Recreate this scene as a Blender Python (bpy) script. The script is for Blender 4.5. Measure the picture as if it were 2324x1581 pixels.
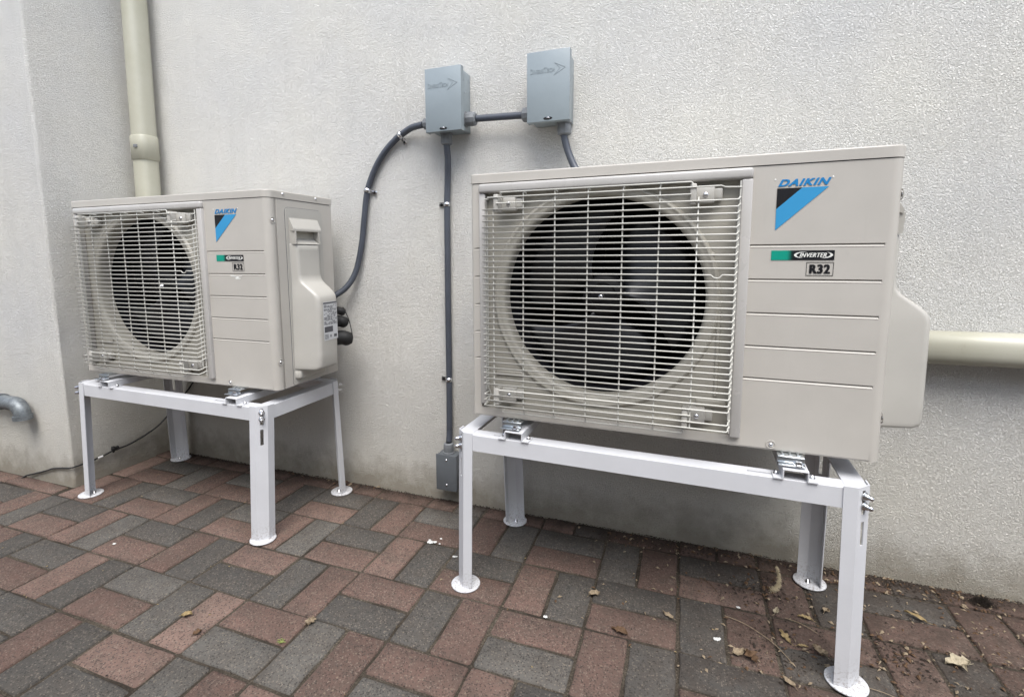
import bpy, bmesh, math, random
from mathutils import Vector, Matrix, noise
random.seed(7)
for o in list(bpy.data.objects): bpy.data.objects.remove(o)
S = bpy.context.scene
COL = S.collection

# ------------------------------------------------------------------ camera
cam_d = bpy.data.cameras.new('camera'); cam = bpy.data.objects.new('camera', cam_d); COL.objects.link(cam)
S.camera = cam
YAW, PITCH, ROLL = 0.3563, -0.1207, -0.0068
fw = Vector((-math.sin(YAW)*math.cos(PITCH), math.cos(YAW)*math.cos(PITCH), math.sin(PITCH)))
rt = Vector((math.cos(YAW), math.sin(YAW), 0)); up = rt.cross(fw)
r2 = rt*math.cos(ROLL)+up*math.sin(ROLL); u2 = -rt*math.sin(ROLL)+up*math.cos(ROLL)
cam.matrix_world = Matrix(((r2.x, u2.x, -fw.x, .4853), (r2.y, u2.y, -fw.y, -1.5265), (r2.z, u2.z, -fw.z, .8611), (0, 0, 0, 1)))
cam_d.sensor_fit = 'HORIZONTAL'; cam_d.sensor_width = 36
cam_d.lens = 1139.97/2323*36
cam_d.shift_x = 41.44/2323; cam_d.shift_y = -75.23/2323
cam_d.clip_start = .02; cam_d.clip_end = 500

# ------------------------------------------------------------------ light
SUN_EL, SUN_AZ = math.radians(61), math.radians(156)     # azimuth clockwise from +Y (towards +X)
w = bpy.data.worlds.new('World'); S.world = w; w.use_nodes = True
nt = w.node_tree; nt.nodes.clear()
sky = nt.nodes.new('ShaderNodeTexSky'); sky.sky_type = 'NISHITA'; sky.sun_disc = False
sky.sun_elevation = SUN_EL; sky.sun_rotation = SUN_AZ; sky.air_density = 1.0; sky.dust_density = 1.2; sky.ozone_density = 1.0
hs = nt.nodes.new('ShaderNodeHueSaturation'); hs.inputs['Saturation'].default_value = .50
bg = nt.nodes.new('ShaderNodeBackground'); bg.inputs['Strength'].default_value = .15
wo = nt.nodes.new('ShaderNodeOutputWorld')
nt.links.new(sky.outputs[0], hs.inputs['Color']); nt.links.new(hs.outputs[0], bg.inputs[0]); nt.links.new(bg.outputs[0], wo.inputs[0])
sd = bpy.data.lights.new('sun', 'SUN'); sd.energy = 1.7; sd.angle = math.radians(38); sd.color = (1, .97, .925)
sun = bpy.data.objects.new('sun', sd); COL.objects.link(sun)
sdir = Vector((math.sin(SUN_AZ)*math.cos(SUN_EL), math.cos(SUN_AZ)*math.cos(SUN_EL), math.sin(SUN_EL)))
sun.rotation_euler = sdir.to_track_quat('Z', 'Y').to_euler()
sun.location = sdir*20
S.view_settings.view_transform = 'Standard'; S.view_settings.look = 'None'
S.view_settings.exposure = 1.26; S.view_settings.gamma = 1; S.view_settings.use_curve_mapping = False
S.render.engine = 'CYCLES'

# ------------------------------------------------------------------ materials
class NT:
    def __init__(s, name, rough=.6, metal=0, spec=.5):
        s.m = bpy.data.materials.new(name); s.m.use_nodes = True; s.t = s.m.node_tree
        s.b = s.t.nodes['Principled BSDF']; s.b.inputs['Roughness'].default_value = rough
        s.b.inputs['Metallic'].default_value = metal; s.b.inputs['Specular IOR Level'].default_value = spec
        s.pos = s.n('ShaderNodeNewGeometry').outputs['Position']
    def n(s, t, **k):
        x = s.t.nodes.new(t)
        for a, v in k.items():
            if hasattr(x, a): setattr(x, a, v)
            else: x.inputs[a.replace('_', ' ')].default_value = v
        return x
    def l(s, a, b): s.t.links.new(a, b)
    def noise(s, scale, detail=3, rough=.55, dist=0, vec=None, out=0):
        x = s.n('ShaderNodeTexNoise'); x.inputs['Scale'].default_value = scale; x.inputs['Detail'].default_value = detail
        x.inputs['Roughness'].default_value = rough; x.inputs['Distortion'].default_value = dist
        s.l(vec or s.pos, x.inputs['Vector']); return x.outputs[out]
    def voro(s, scale, feature='F1', vec=None, out='Distance'):
        x = s.n('ShaderNodeTexVoronoi'); x.feature = feature; x.inputs['Scale'].default_value = scale
        s.l(vec or s.pos, x.inputs['Vector']); return x.outputs[out]
    def ramp(s, f, pts):
        x = s.n('ShaderNodeValToRGB'); e = x.color_ramp.elements
        while len(e) < len(pts): e.new(.5)
        for q, (p, c) in zip(e, pts):
            q.position = p; q.color = (c, c, c, 1) if not isinstance(c, tuple) else (*c, 1)
        s.l(f, x.inputs[0]); return x.outputs[0]
    def mix(s, f, a, b, mode='MIX'):
        x = s.n('ShaderNodeMix'); x.data_type = 'RGBA'; x.blend_type = mode
        for k, v in ((0, f), (6, a), (7, b)):
            if isinstance(v, tuple): x.inputs[k].default_value = (*v, 1)
            elif isinstance(v, (int, float)): x.inputs[k].default_value = v
            else: s.l(v, x.inputs[k])
        return x.outputs[2]
    def math(s, op, a, b=0., c=0.):
        x = s.n('ShaderNodeMath'); x.operation = op
        for k, v in enumerate((a, b, c)):
            if isinstance(v, (int, float)): x.inputs[k].default_value = v
            else: s.l(v, x.inputs[k])
        return x.outputs[0]
    def bump(s, h, dist=.001, strength=1.0, prev=None):
        x = s.n('ShaderNodeBump'); x.inputs['Distance'].default_value = dist; x.inputs['Strength'].default_value = strength
        s.l(h, x.inputs['Height'])
        if prev: s.l(prev, x.inputs['Normal'])
        s.l(x.outputs[0], s.b.inputs['Normal']); return x.outputs[0]
    def col(s, c):
        if isinstance(c, tuple): s.b.inputs['Base Color'].default_value = (*c, 1)
        else: s.l(c, s.b.inputs['Base Color'])
    def rgh(s, r): s.l(r, s.b.inputs['Roughness'])

def m_simple(name, c, rough=.5, metal=0, var=.06, bumpd=0, bscale=800, spec=.5, coat=0):
    k = NT(name, rough, metal, spec)
    n = k.noise(14, 4)
    d = tuple(x*(1-var) for x in c); e = tuple(min(1, x*(1+var)) for x in c)
    k.col(k.ramp(n, [(.3, d), (.7, e)]))
    if bumpd: k.bump(k.noise(bscale, 2), bumpd, .6)
    if coat: k.b.inputs['Coat Weight'].default_value = coat
    return k.m

def m_paint(name, c, rough=.42, dirt=.25):
    k = NT(name, rough)
    n = k.noise(9, 5, .6); f = k.noise(60, 4, .7)
    base = k.ramp(n, [(.3, tuple(x*.955 for x in c)), (.72, tuple(min(1, x*1.03) for x in c))])
    dm = k.ramp(f, [(.62, 0.), (.82, 1.)])
    base = k.mix(k.math('MULTIPLY', dm, dirt*.5), base, tuple(x*.62 for x in c))
    mp = k.n('ShaderNodeMapping'); mp.inputs['Scale'].default_value = (70, 70, 5); k.l(k.pos, mp.inputs['Vector'])
    base = k.mix(k.ramp(k.noise(1., 4, .7, .2, mp.outputs[0]), [(.60, 0.), (.85, dirt*.45)]), base, tuple(x*.6 for x in c))
    xyz = k.n('ShaderNodeSeparateXYZ'); k.l(k.pos, xyz.inputs[0])
    lo = k.n('ShaderNodeMapRange'); lo.inputs['From Min'].default_value = 0.; lo.inputs['From Max'].default_value = .09
    lo.inputs['To Min'].default_value = 1.; lo.inputs['To Max'].default_value = 0.; k.l(xyz.outputs[2], lo.inputs['Value'])
    sp = k.ramp(k.noise(170, 4, .75), [(.50, 0.), (.62, 1.)])
    base = k.mix(k.math('MULTIPLY', k.math('MULTIPLY', lo.outputs[0], lo.outputs[0]), k.math('MULTIPLY', sp, .7)), base, (.16, .12, .09))
    k.col(base); w1 = k.bump(k.noise(900, 2), .0002, .35); k.bump(k.noise(6, 2), .004, .25, w1)
    k.rgh(k.ramp(n, [(.3, rough-.05), (.7, rough+.08)])); return k.m

def m_stucco():
    k = NT('stucco', 1.0, spec=.08)
    warp = k.n('ShaderNodeVectorMath'); warp.operation = 'MULTIPLY_ADD'
    cn = k.n('ShaderNodeTexNoise'); cn.inputs['Scale'].default_value = 200; cn.inputs['Detail'].default_value = 2; k.l(k.pos, cn.inputs['Vector'])
    k.l(cn.outputs['Color'], warp.inputs[0]); warp.inputs[1].default_value = (.006, .006, .006); k.l(k.pos, warp.inputs[2])
    worm = k.math('ABSOLUTE', k.math('SUBTRACT', k.noise(250, 2, .5, .5, warp.outputs[0]), .5))
    worm = k.ramp(worm, [(.0, 0.), (.14, 1.)])
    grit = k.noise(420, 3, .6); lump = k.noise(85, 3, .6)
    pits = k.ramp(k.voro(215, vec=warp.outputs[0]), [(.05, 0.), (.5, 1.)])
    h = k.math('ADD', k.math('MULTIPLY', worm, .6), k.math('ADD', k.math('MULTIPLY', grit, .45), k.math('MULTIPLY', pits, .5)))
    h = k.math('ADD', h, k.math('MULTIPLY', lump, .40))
    big = k.noise(2.2, 4, .55); mid = k.noise(11, 4, .6)
    c = k.ramp(big, [(.3, (.73, .725, .705)), (.55, (.775, .76, .715)), (.75, (.81, .79, .72))])
    c = k.mix(k.ramp(mid, [(.35, .0), (.8, .22)]), c, (.56, .555, .53))
    mp = k.n('ShaderNodeMapping'); mp.inputs['Scale'].default_value = (9, 9, .8); k.l(k.pos, mp.inputs['Vector'])
    c = k.mix(k.ramp(k.noise(1.6, 5, .65, .3, mp.outputs[0]), [(.52, 0.), (.78, .20)]), c, (.52, .51, .47))
    c = k.mix(k.ramp(k.noise(4.5, 3, .5, 1.2), [(.55, 0.), (.72, .14)]), c, (.84, .82, .74))
    c = k.mix(k.ramp(h, [(.40, .42), (.85, .0)]), c, (.44, .43, .39))  # hollows of the relief coloured darker, painting in the shading of the grain
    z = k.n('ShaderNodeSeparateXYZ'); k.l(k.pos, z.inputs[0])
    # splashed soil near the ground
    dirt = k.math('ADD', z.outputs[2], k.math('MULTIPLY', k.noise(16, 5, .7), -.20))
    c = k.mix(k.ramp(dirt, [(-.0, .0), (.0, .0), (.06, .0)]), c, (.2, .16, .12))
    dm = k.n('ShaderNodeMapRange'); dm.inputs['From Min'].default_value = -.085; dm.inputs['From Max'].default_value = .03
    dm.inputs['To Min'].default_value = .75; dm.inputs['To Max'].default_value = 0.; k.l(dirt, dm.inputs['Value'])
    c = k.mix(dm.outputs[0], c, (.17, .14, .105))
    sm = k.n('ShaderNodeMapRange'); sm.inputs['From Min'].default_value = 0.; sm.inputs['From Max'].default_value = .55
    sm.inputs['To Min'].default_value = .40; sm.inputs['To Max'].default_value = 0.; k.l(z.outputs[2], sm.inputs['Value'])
    c = k.mix(sm.outputs[0], c, (.44, .40, .31))  # lower-wall grime tint, with the warm shade under the units painted in
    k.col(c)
    b1 = k.bump(h, .0034, 1.); k.bump(k.noise(5, 3), .012, .5, b1)
    return k.m

def m_paver(name, base, vary):
    k = NT(name, .9, spec=.3)
    oi = k.n('ShaderNodeObjectInfo')
    r = oi.outputs['Random']
    c = k.ramp(r, [(0., tuple(x*.80 for x in base)), (.5, base), (1., vary)])
    patch = k.noise(18, 5, .65)
    c = k.mix(k.ramp(patch, [(.35, .0), (.72, .62)]), c, (.080, .066, .054))
    c = k.mix(k.ramp(k.noise(55, 4, .7), [(.5, .0), (.8, .35)]), c, tuple(x*1.5 for x in base))
    # aggregate stones of several tones
    v = k.n('ShaderNodeTexVoronoi'); v.inputs['Scale'].default_value = 260; k.l(k.pos, v.inputs['Vector'])
    sep = k.n('ShaderNodeSeparateColor'); k.l(v.outputs['Color'], sep.inputs[0])
    near = k.ramp(v.outputs['Distance'], [(.35, 1.), (.6, 0.)])
    pale = k.math('MULTIPLY', k.ramp(sep.outputs[0], [(.55, 0.), (.8, 1.)]), near)
    dark = k.math('MULTIPLY', k.ramp(sep.outputs[1], [(.55, 0.), (.75, 1.)]), near)
    c = k.mix(k.math('MULTIPLY', pale, .38), c, (.30, .25, .20))
    c = k.mix(k.math('MULTIPLY', dark, .7), c, (.022, .02, .02))
    v2 = k.n('ShaderNodeTexVoronoi'); v2.inputs['Scale'].default_value = 95; k.l(k.pos, v2.inputs['Vector'])
    sep2 = k.n('ShaderNodeSeparateColor'); k.l(v2.outputs['Color'], sep2.inputs[0])
    p2 = k.math('MULTIPLY', k.ramp(sep2.outputs[0], [(.9, 0.), (.93, 1.)]), k.ramp(v2.outputs['Distance'], [(.2, 1.), (.26, 0.)]))
    c = k.mix(k.math('MULTIPLY', p2, .28), c, (.34, .28, .20))
    # moss and damp soil close to the wall foot
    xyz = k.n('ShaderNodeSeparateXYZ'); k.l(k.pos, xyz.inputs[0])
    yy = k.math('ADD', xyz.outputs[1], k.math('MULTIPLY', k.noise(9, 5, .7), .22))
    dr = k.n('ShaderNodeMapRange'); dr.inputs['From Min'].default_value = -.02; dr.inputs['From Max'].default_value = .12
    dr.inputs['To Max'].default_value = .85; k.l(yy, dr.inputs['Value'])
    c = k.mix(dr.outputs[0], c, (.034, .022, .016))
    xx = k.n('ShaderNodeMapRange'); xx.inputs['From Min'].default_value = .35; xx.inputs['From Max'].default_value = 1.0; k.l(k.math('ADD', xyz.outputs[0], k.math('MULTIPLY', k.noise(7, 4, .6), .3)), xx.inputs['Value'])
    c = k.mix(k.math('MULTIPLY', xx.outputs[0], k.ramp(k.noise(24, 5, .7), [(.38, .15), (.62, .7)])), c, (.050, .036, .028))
    c = k.mix(k.ramp(k.noise(3.1, 4, .6), [(.45, 0.), (.75, .45)]), c, tuple(x*.55 for x in base))
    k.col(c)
    h = k.math('ADD', k.math('MULTIPLY', k.noise(330, 3, .7), .8), k.math('MULTIPLY', k.noise(60, 4, .6), .7))
    k.bump(h, .0034, 1.)
    return k.m

def m_sand():
    k = NT('joint_sand', .97, spec=.1)
    n = k.noise(220, 4, .7); b = k.noise(6, 4, .6)
    c = k.ramp(n, [(.3, (.030, .025, .02)), (.55, (.095, .080, .062)), (.72, (.24, .205, .16))])
    c = k.mix(k.ramp(b, [(.35, .0), (.65, .8)]), c, (.025, .02, .016))
    k.col(c); k.bump(n, .003, 1); return k.m

M = {}
M['stucco'] = m_stucco()
M['ivory'] = m_paint('ivory_paint', (.452, .428, .388))
M['ivory_plastic'] = m_paint('ivory_plastic', (.42, .405, .37), .35)
M['ivory_surround'] = m_paint('ivory_surround', (.43, .415, .395), .25)
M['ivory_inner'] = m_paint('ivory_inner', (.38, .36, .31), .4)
M['wire'] = m_simple('coated_wire', (.53, .52, .475), .35)
M['white'] = m_paint('white_powder_coat', (.56, .565, .585), .38, .35)
M['zinc'] = m_simple('zinc_plate', (.55, .58, .60), .28, 1., .18, .0004, 300)
M['chrome'] = m_simple('nickel_nut', (.68, .68, .70), .18, 1., .05)
M['black'] = m_simple('black_plastic', (.008, .008, .009), .6, spec=.25)
M['cavity'] = m_simple('cavity_dark', (.006, .006, .008), .8, spec=.1)
M['blade'] = m_simple('fan_plastic', (.009, .0095, .0115), .34, bumpd=.0003)
M['boxgrey'] = m_simple('grey_enamel', (.25, .29, .31), .38, var=.04, bumpd=.0004, bscale=60)
M['boxdark'] = m_simple('dark_grey_enamel', (.10, .11, .12), .5, var=.1)
M['conduit'] = m_simple('grey_pvc', (.062, .070, .088), .42, var=.1)
M['fitting'] = m_simple('fitting_grey', (.17, .18, .19), .5)
M['cream'] = None
k = NT('cream_pvc', .38); n = k.noise(7, 5, .65); z = k.noise(45, 5, .75)
c = k.ramp(n, [(.3, (.40, .39, .31)), (.7, (.455, .445, .37))])
c = k.mix(k.ramp(z, [(.62, 0.), (.78, .5)]), c, (.30, .26, .19)); k.col(c); M['cream'] = k.m
k = NT('galvanised_iron', .55, .55); n = k.noise(60, 4, .7)
k.col(k.ramp(n, [(.3, (.11, .125, .135)), (.7, (.24, .26, .27))])); k.bump(k.noise(300, 3), .001, .6); M['galv'] = k.m
M['rubber'] = m_simple('black_rubber', (.010, .010, .010), .6)
M['blue'] = m_simple('logo_blue', (.035, .27, .52), .35, var=.02)
M['bluetext'] = m_simple('logo_text_blue', (.010, .19, .45), .35, var=.02)
M['ink'] = m_simple('logo_black', (.006, .006, .008), .35, var=.02)
M['whiteink'] = m_simple('white_ink', (.72, .72, .68), .4, var=.02)
M['label'] = m_simple('label_film', (.52, .53, .54), .4, var=.03)
M['print'] = m_simple('label_print', (.07, .07, .08), .5)
k = NT('inverter_strip', .35)
tc = k.n('ShaderNodeTexCoord'); sx = k.n('ShaderNodeSeparateXYZ'); k.l(tc.outputs['Object'], sx.inputs[0])
k.col(k.ramp(sx.outputs[0], [(.0, (.0, .27, .19)), (.027, (.0, .27, .19)), (.036, (.005, .005, .008)), (1., (.005, .005, .008))])); M['strip'] = k.m
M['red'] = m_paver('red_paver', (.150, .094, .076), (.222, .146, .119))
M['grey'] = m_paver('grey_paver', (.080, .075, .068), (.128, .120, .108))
M['sand'] = m_sand()
M['earth'] = m_simple('packed_earth', (.12, .10, .08), .95, var=.3, bumpd=.01, bscale=30)
M['soil'] = m_simple('soil_crumbs', (.030, .021, .015), .95, var=.5)
for nm, c in (('leaf_tan', (.30, .235, .16)), ('leaf_brown', (.13, .078, .045)), ('leaf_gold', (.34, .255, .13)), ('leaf_pale', (.45, .39, .28))):
    k = NT(nm, .75, spec=.2); k.col(k.ramp(k.noise(160, 4, .7), [(.3, tuple(x*.55 for x in c)), (.7, c)])); k.bump(k.noise(300), .001, .6); M[nm] = k.m
M['splash'] = m_simple('dried_white_splash', (.62, .62, .60), .8, var=.2)
M['green'] = m_simple('green_sprig', (.20, .24, .06), .6)
M['feather'] = m_simple('feather_down', (.50, .42, .28), .9, var=.25)
M['tape'] = m_simple('white_tape', (.62, .62, .62), .6)

# ------------------------------------------------------------------ mesh helpers
class MB:
    def __init__(s): s.v = []; s.f = []; s.sm = []
    def add(s, vs, fs, smooth=False):
        b = len(s.v); s.v += [tuple(p) for p in vs]
        for q in fs: s.f.append([b+i for i in q]); s.sm.append(smooth)
        return s
    def box(s, x0, x1, y0, y1, z0, z1, bev=0, seg=2):
        if bev:
            bm = bmesh.new(); bmesh.ops.create_cube(bm, size=1)
            for v in bm.verts: v.co = Vector(((x0+x1)/2+v.co.x*(x1-x0), (y0+y1)/2+v.co.y*(y1-y0), (z0+z1)/2+v.co.z*(z1-z0)))
            bmesh.ops.bevel(bm, geom=bm.edges[:], offset=bev, segments=seg, affect='EDGES', profile=.5)
            bm.verts.ensure_lookup_table()
            s.add([v.co.copy() for v in bm.verts], [[v.index for v in q.verts] for q in bm.faces], True); bm.free(); return s
        v = [(x, y, z) for z in (z0, z1) for y in (y0, y1) for x in (x0, x1)]
        return s.add(v, [(0, 2, 3, 1), (4, 5, 7, 6), (0, 1, 5, 4), (2, 6, 7, 3), (0, 4, 6, 2), (1, 3, 7, 5)])
    def prism(s, poly, a, b, axis=2, smooth=False):
        n = len(poly)
        def P(p, t):
            if axis == 2: return (p[0], p[1], t)
            if axis == 1: return (p[0], t, p[1])
            return (t, p[0], p[1])
        v = [P(p, a) for p in poly]+[P(p, b) for p in poly]
        return s.add(v, [list(range(n))[::-1], list(range(n, 2*n))]+[(i, (i+1) % n, n+(i+1) % n, n+i) for i in range(n)], smooth)
    def tube(s, pts, r, n=8, cap=True, rf=None):
        pts = [Vector(p) for p in pts]; rings = []
        t0 = (pts[1]-pts[0]).normalized()
        ref = Vector((0, 0, 1)) if abs(t0.z) < .9 else Vector((1, 0, 0))
        u = t0.cross(ref).normalized()
        for i, p in enumerate(pts):
            a = pts[max(0, i-1)]; b = pts[min(len(pts)-1, i+1)]; t = (b-a).normalized()
            u = (u-t*u.dot(t)).normalized(); w_ = t.cross(u)
            rr = rf[i] if rf else r
            rings.append([p+u*(rr*math.cos(k*2*math.pi/n))+w_*(rr*math.sin(k*2*math.pi/n)) for k in range(n)])
        v = [q for R_ in rings for q in R_]; f = []
        for i in range(len(rings)-1):
            for k_ in range(n): f.append((i*n+k_, i*n+(k_+1) % n, (i+1)*n+(k_+1) % n, (i+1)*n+k_))
        s.add(v, f, True)
        if cap: s.add(rings[0], [list(range(n))[::-1]]); s.add(rings[-1], [list(range(n))])
        return s
    def lathe(s, prof, c, axis=1, n=64, a0=0, smooth=True):
        # prof: (radius, t along axis)
        v = []
        for r, t in prof:
            for k_ in range(n):
                a = k_*2*math.pi/n
                if axis == 1: v.append((c[0]+r*math.cos(a), t, c[1]+r*math.sin(a)))
                elif axis == 2: v.append((c[0]+r*math.cos(a), c[1]+r*math.sin(a), t))
                else: v.append((t, c[0]+r*math.cos(a), c[1]+r*math.sin(a)))
        f = [(i*n+k_, i*n+(k_+1) % n, (i+1)*n+(k_+1) % n, (i+1)*n+k_) for i in range(len(prof)-1) for k_ in range(n)]
        return s.add(v, f, smooth)
    def xf(s, mat, i0=0):
        for i in range(i0, len(s.v)): s.v[i] = tuple(mat @ Vector(s.v[i]))
        return s
    def mesh(s, name, mat, fix=True):
        me = bpy.data.meshes.new(name); me.from_pydata(s.v, [], s.f)
        me.polygons.foreach_set('use_smooth', s.sm); 
        if fix:
            bm = bmesh.new(); bm.from_mesh(me); bmesh.ops.recalc_face_normals(bm, faces=bm.faces[:]); bm.to_mesh(me); bm.free()
        if mat: me.materials.append(mat)
        me.update(); return me
    def build(s, name, mat, parent=None, loc=(0, 0, 0), rot=(0, 0, 0), fix=True):
        o = bpy.data.objects.new(name, s.mesh(name, mat, fix)); COL.objects.link(o)
        o.location = loc; o.rotation_euler = rot
        if parent: o.parent = parent
        return o
def tag(o, label=None, cat=None, group=None, kind=None):
    if label: o['label'] = label
    if cat: o['category'] = cat
    if group: o['group'] = group
    if kind: o['kind'] = kind
    return o
def empty(name, loc=(0, 0, 0), rz=0):
    o = bpy.data.objects.new(name, None); COL.objects.link(o); o.location = loc; o.rotation_euler = (0, 0, rz); o.empty_display_size = .05; return o
def dup(o, parent=None):
    c = o.copy(); COL.objects.link(c)
    if parent: c.parent = parent; c.matrix_parent_inverse = o.matrix_parent_inverse.copy()
    for ch in list(o.children): dup(ch, c)
    return c
def text_mesh(name, txt, mat, size, parent, mtx, shear=0, bold=0, extrude=0, spacing=1., sx=1., align='LEFT'):
    cu = bpy.data.curves.new(name, 'FONT'); cu.body = txt; cu.size = size; cu.shear = shear; cu.offset = bold
    cu.extrude = extrude; cu.space_character = spacing; cu.align_x = align; cu.resolution_u = 4
    t = bpy.data.objects.new(name, cu); COL.objects.link(t)
    dg = bpy.context.evaluated_depsgraph_get(); dg.update()
    me = bpy.data.meshes.new_from_object(t.evaluated_get(dg)); bpy.data.objects.remove(t); bpy.data.curves.remove(cu)
    me.name = name; me.materials.clear(); me.materials.append(mat)
    xs = [v.co.x for v in me.vertices]; ys = [v.co.y for v in me.vertices]
    return me, (min(xs), max(xs), min(ys), max(ys))
def place_text(name, txt, mat, parent, rect, y, shear=0, bold=0, spacing=1., depth=.0003, vbold=0):
    """text filling rect (x0,x1,z0,z1) on a plane facing -Y at y; bold = stroke widening in metres"""
    me, (a, b, c, d) = text_mesh(name, txt, mat, 1., parent, None, shear, .006, 0, spacing)
    x0, x1, z0, z1 = rect; x0 += bold; x1 -= bold; z0 += vbold; z1 -= vbold
    base = [Vector((x0+(v.co.x-a)/(b-a)*(x1-x0), y, z0+(v.co.y-c)/(d-c)*(z1-z0))) for v in me.vertices]
    polys = [list(p.vertices) for p in me.polygons]; bpy.data.meshes.remove(me)
    mb = MB(); offs = [(0, 0)]
    if bold: offs = [(-bold, 0), (-bold*.5, 0), (0, 0), (bold*.5, 0), (bold, 0)]
    if vbold: offs += [(q, vbold) for q, _ in offs]+[(q, -vbold) for q, _ in offs]
    for i, (ox, oz) in enumerate(offs): mb.add([p+Vector((ox, -.00002*i, oz)) for p in base], polys)
    me = mb.mesh(name, mat, False)
    bm = bmesh.new(); bm.from_mesh(me)
    r = bmesh.ops.extrude_face_region(bm, geom=bm.faces[:])
    bmesh.ops.translate(bm, verts=[g for g in r['geom'] if isinstance(g, bmesh.types.BMVert)], vec=(0, -depth, 0))
    bmesh.ops.recalc_face_normals(bm, faces=bm.faces[:])
    bm.to_mesh(me); bm.free(); me.update()
    o = bpy.data.objects.new(name, me); COL.objects.link(o); o.parent = parent; o['kind'] = 'stuff' if False else 'lettering'; del o['kind']; return o
def arc(cx, cy, r, a0, a1, n):
    return [(cx+r*math.cos(math.radians(a0+(a1-a0)*i/n)), cy+r*math.sin(math.radians(a0+(a1-a0)*i/n))) for i in range(n+1)]
def smooth_path(pts, step=.01):
    P = [Vector(p) for p in pts]; out = []
    for i in range(len(P)-1):
        p0 = P[max(0, i-1)]; p1 = P[i]; p2 = P[i+1]; p3 = P[min(len(P)-1, i+2)]
        n = max(2, int((p2-p1).length/step))
        for k_ in range(n):
            t = k_/n
            out.append(.5*((2*p1)+(p2-p0)*t+(2*p0-5*p1+4*p2-p3)*t*t+(3*p1-p0-3*p2+p3)*t*t*t))
    out.append(P[-1]); return out

# ------------------------------------------------------------------ ground and paving
g = MB(); g.add([(-60, -60, -.06), (60, -60, -.06), (60, 60, -.06), (-60, 60, -.06)], [(0, 1, 2, 3)])
tag(g.build('ground', M['earth']), kind='structure')
PX0, PY0, BX, BY = -.515, -.640, .2045, .190
gx = MB(); N = 90
vs = []
for j in range(41):
    for i in range(N+1):
        x = -3.6+i*(5.6/N); y = -2.2+j*(2.3/40)
        vs.append((x, y, -.0045+.0018*noise.noise(Vector((x*9, y*9, 0)))))
gx.add(vs, [(j*(N+1)+i, j*(N+1)+i+1, (j+1)*(N+1)+i+1, (j+1)*(N+1)+i) for j in range(40) for i in range(N)], True)
paving = gx.build('paving', M['sand']); tag(paving, kind='structure')

def brick_mesh(lx, ly, seed):
    rnd = random.Random(seed); b = MB(); t = .0045; gap = .0026
    hx, hy = lx/2-gap, ly/2-gap
    j = lambda s=.0017: rnd.uniform(-s, s)
    # perimeter with irregular worn edge
    ring = []
    nx, ny = (6, 3) if lx > ly else (3, 6)
    cr = .003
    for i in range(nx): ring.append((-hx+cr+(2*hx-2*cr)*i/(nx-1), -hy))
    for i in range(ny): ring.append((hx, -hy+cr+(2*hy-2*cr)*i/(ny-1)))
    for i in range(nx): ring.append((hx-cr-(2*hx-2*cr)*i/(nx-1), hy))
    for i in range(ny): ring.append((-hx, hy-cr-(2*hy-2*cr)*i/(ny-1)))
    n = len(ring)
    rj = [(x+j(), y+j()) for x, y in ring]
    top = [(x*(1-t/hx)+j(.0006), y*(1-t/hy)+j(.0006), j(.0003)) for x, y in ring]
    mid = [(x*(1-.0012/hx), y*(1-.0012/hy), -.0022+j(.0004)) for x, y in rj]
    bot = [(x, y, -.03) for x, y in rj]
    b.add(top+mid+bot, [list(range(n))]+[(k_*n+i, (k_+1)*n+i, (k_+1)*n+(i+1) % n, k_*n+(i+1) % n) for k_ in (0, 1) for i in range(n)], True)
    return b
BM = {}
for c_ in ('red', 'grey'):
    for o_ in 'HV':
        BM[c_, o_] = [brick_mesh(*((BX, BY/2) if o_ == 'H' else (BX/2, BY)), s*7+ord(o_)).mesh('brick', M[c_]) for s in range(5)]
# (first, second): V blocks left/right, H blocks bottom/top
R_, G_ = 'red', 'grey'
PAT = {(3, 1): (R_, G_), (4, 1): (R_, G_), (5, 1): (G_, R_), (6, 1): (G_, R_), (7, 1): (R_, G_), (8, 1): (G_, R_),
       (1, 1): (R_, G_), (2, 1): (R_, G_), (0, 1): (R_, G_), (-1, 1): (R_, G_), (-2, 1): (R_, G_), (-3, 1): (R_, G_), (-4, 1): (R_, G_), (-5, 1): (R_, G_), (-6, 1): (R_, R_), (-7, 1): (R_, G_),
       (2, 2): (R_, G_), (3, 2): (R_, G_), (4, 2): (G_, R_), (5, 2): (R_, G_), (6, 2): (R_, G_), (7, 2): (R_, G_), (8, 2): (R_, R_),
       (1, 2): (R_, G_), (0, 2): (G_, R_), (-1, 2): (R_, G_), (-2, 2): (R_, G_), (-3, 2): (R_, G_), (-4, 2): (G_, R_), (-5, 2): (R_, G_), (-6, 2): (R_, R_),
       (0, 0): (G_, R_), (1, 0): (G_, R_), (2, 0): (G_, R_), (3, 0): (G_, R_), (4, 0): (R_, G_), (5, 0): (R_, G_), (6, 0): (R_, R_), (7, 0): (R_, R_),
       (-1, 0): (G_, R_), (-2, 0): (R_, G_), (-3, 0): (R_, G_), (-4, 0): (R_, G_), (-5, 0): (R_, G_), (-6, 0): (R_, G_), (-7, 0): (R_, G_), (-8, 0): (R_, G_),
       (0, -1): (G_, R_), (1, -1): (G_, R_), (2, -1): (G_, R_), (-1, -1): (G_, R_), (-2, -1): (R_, G_), (-3, -1): (R_, G_), (-4, -1): (R_, G_), (-5, -1): (R_, G_), (-6, -1): (R_, R_), (-7, -1): (R_, G_),
       (0, -2): (G_, R_), (1, -2): (G_, R_), (-1, -2): (G_, R_), (-2, -2): (R_, G_), (-3, -2): (G_, G_), (-4, -2): (R_, G_)}
from bpy_extras.object_utils import world_to_camera_view
bpy.context.view_layer.update()
far = {'red': MB(), 'grey': MB()}
rb = random.Random(3)
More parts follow.
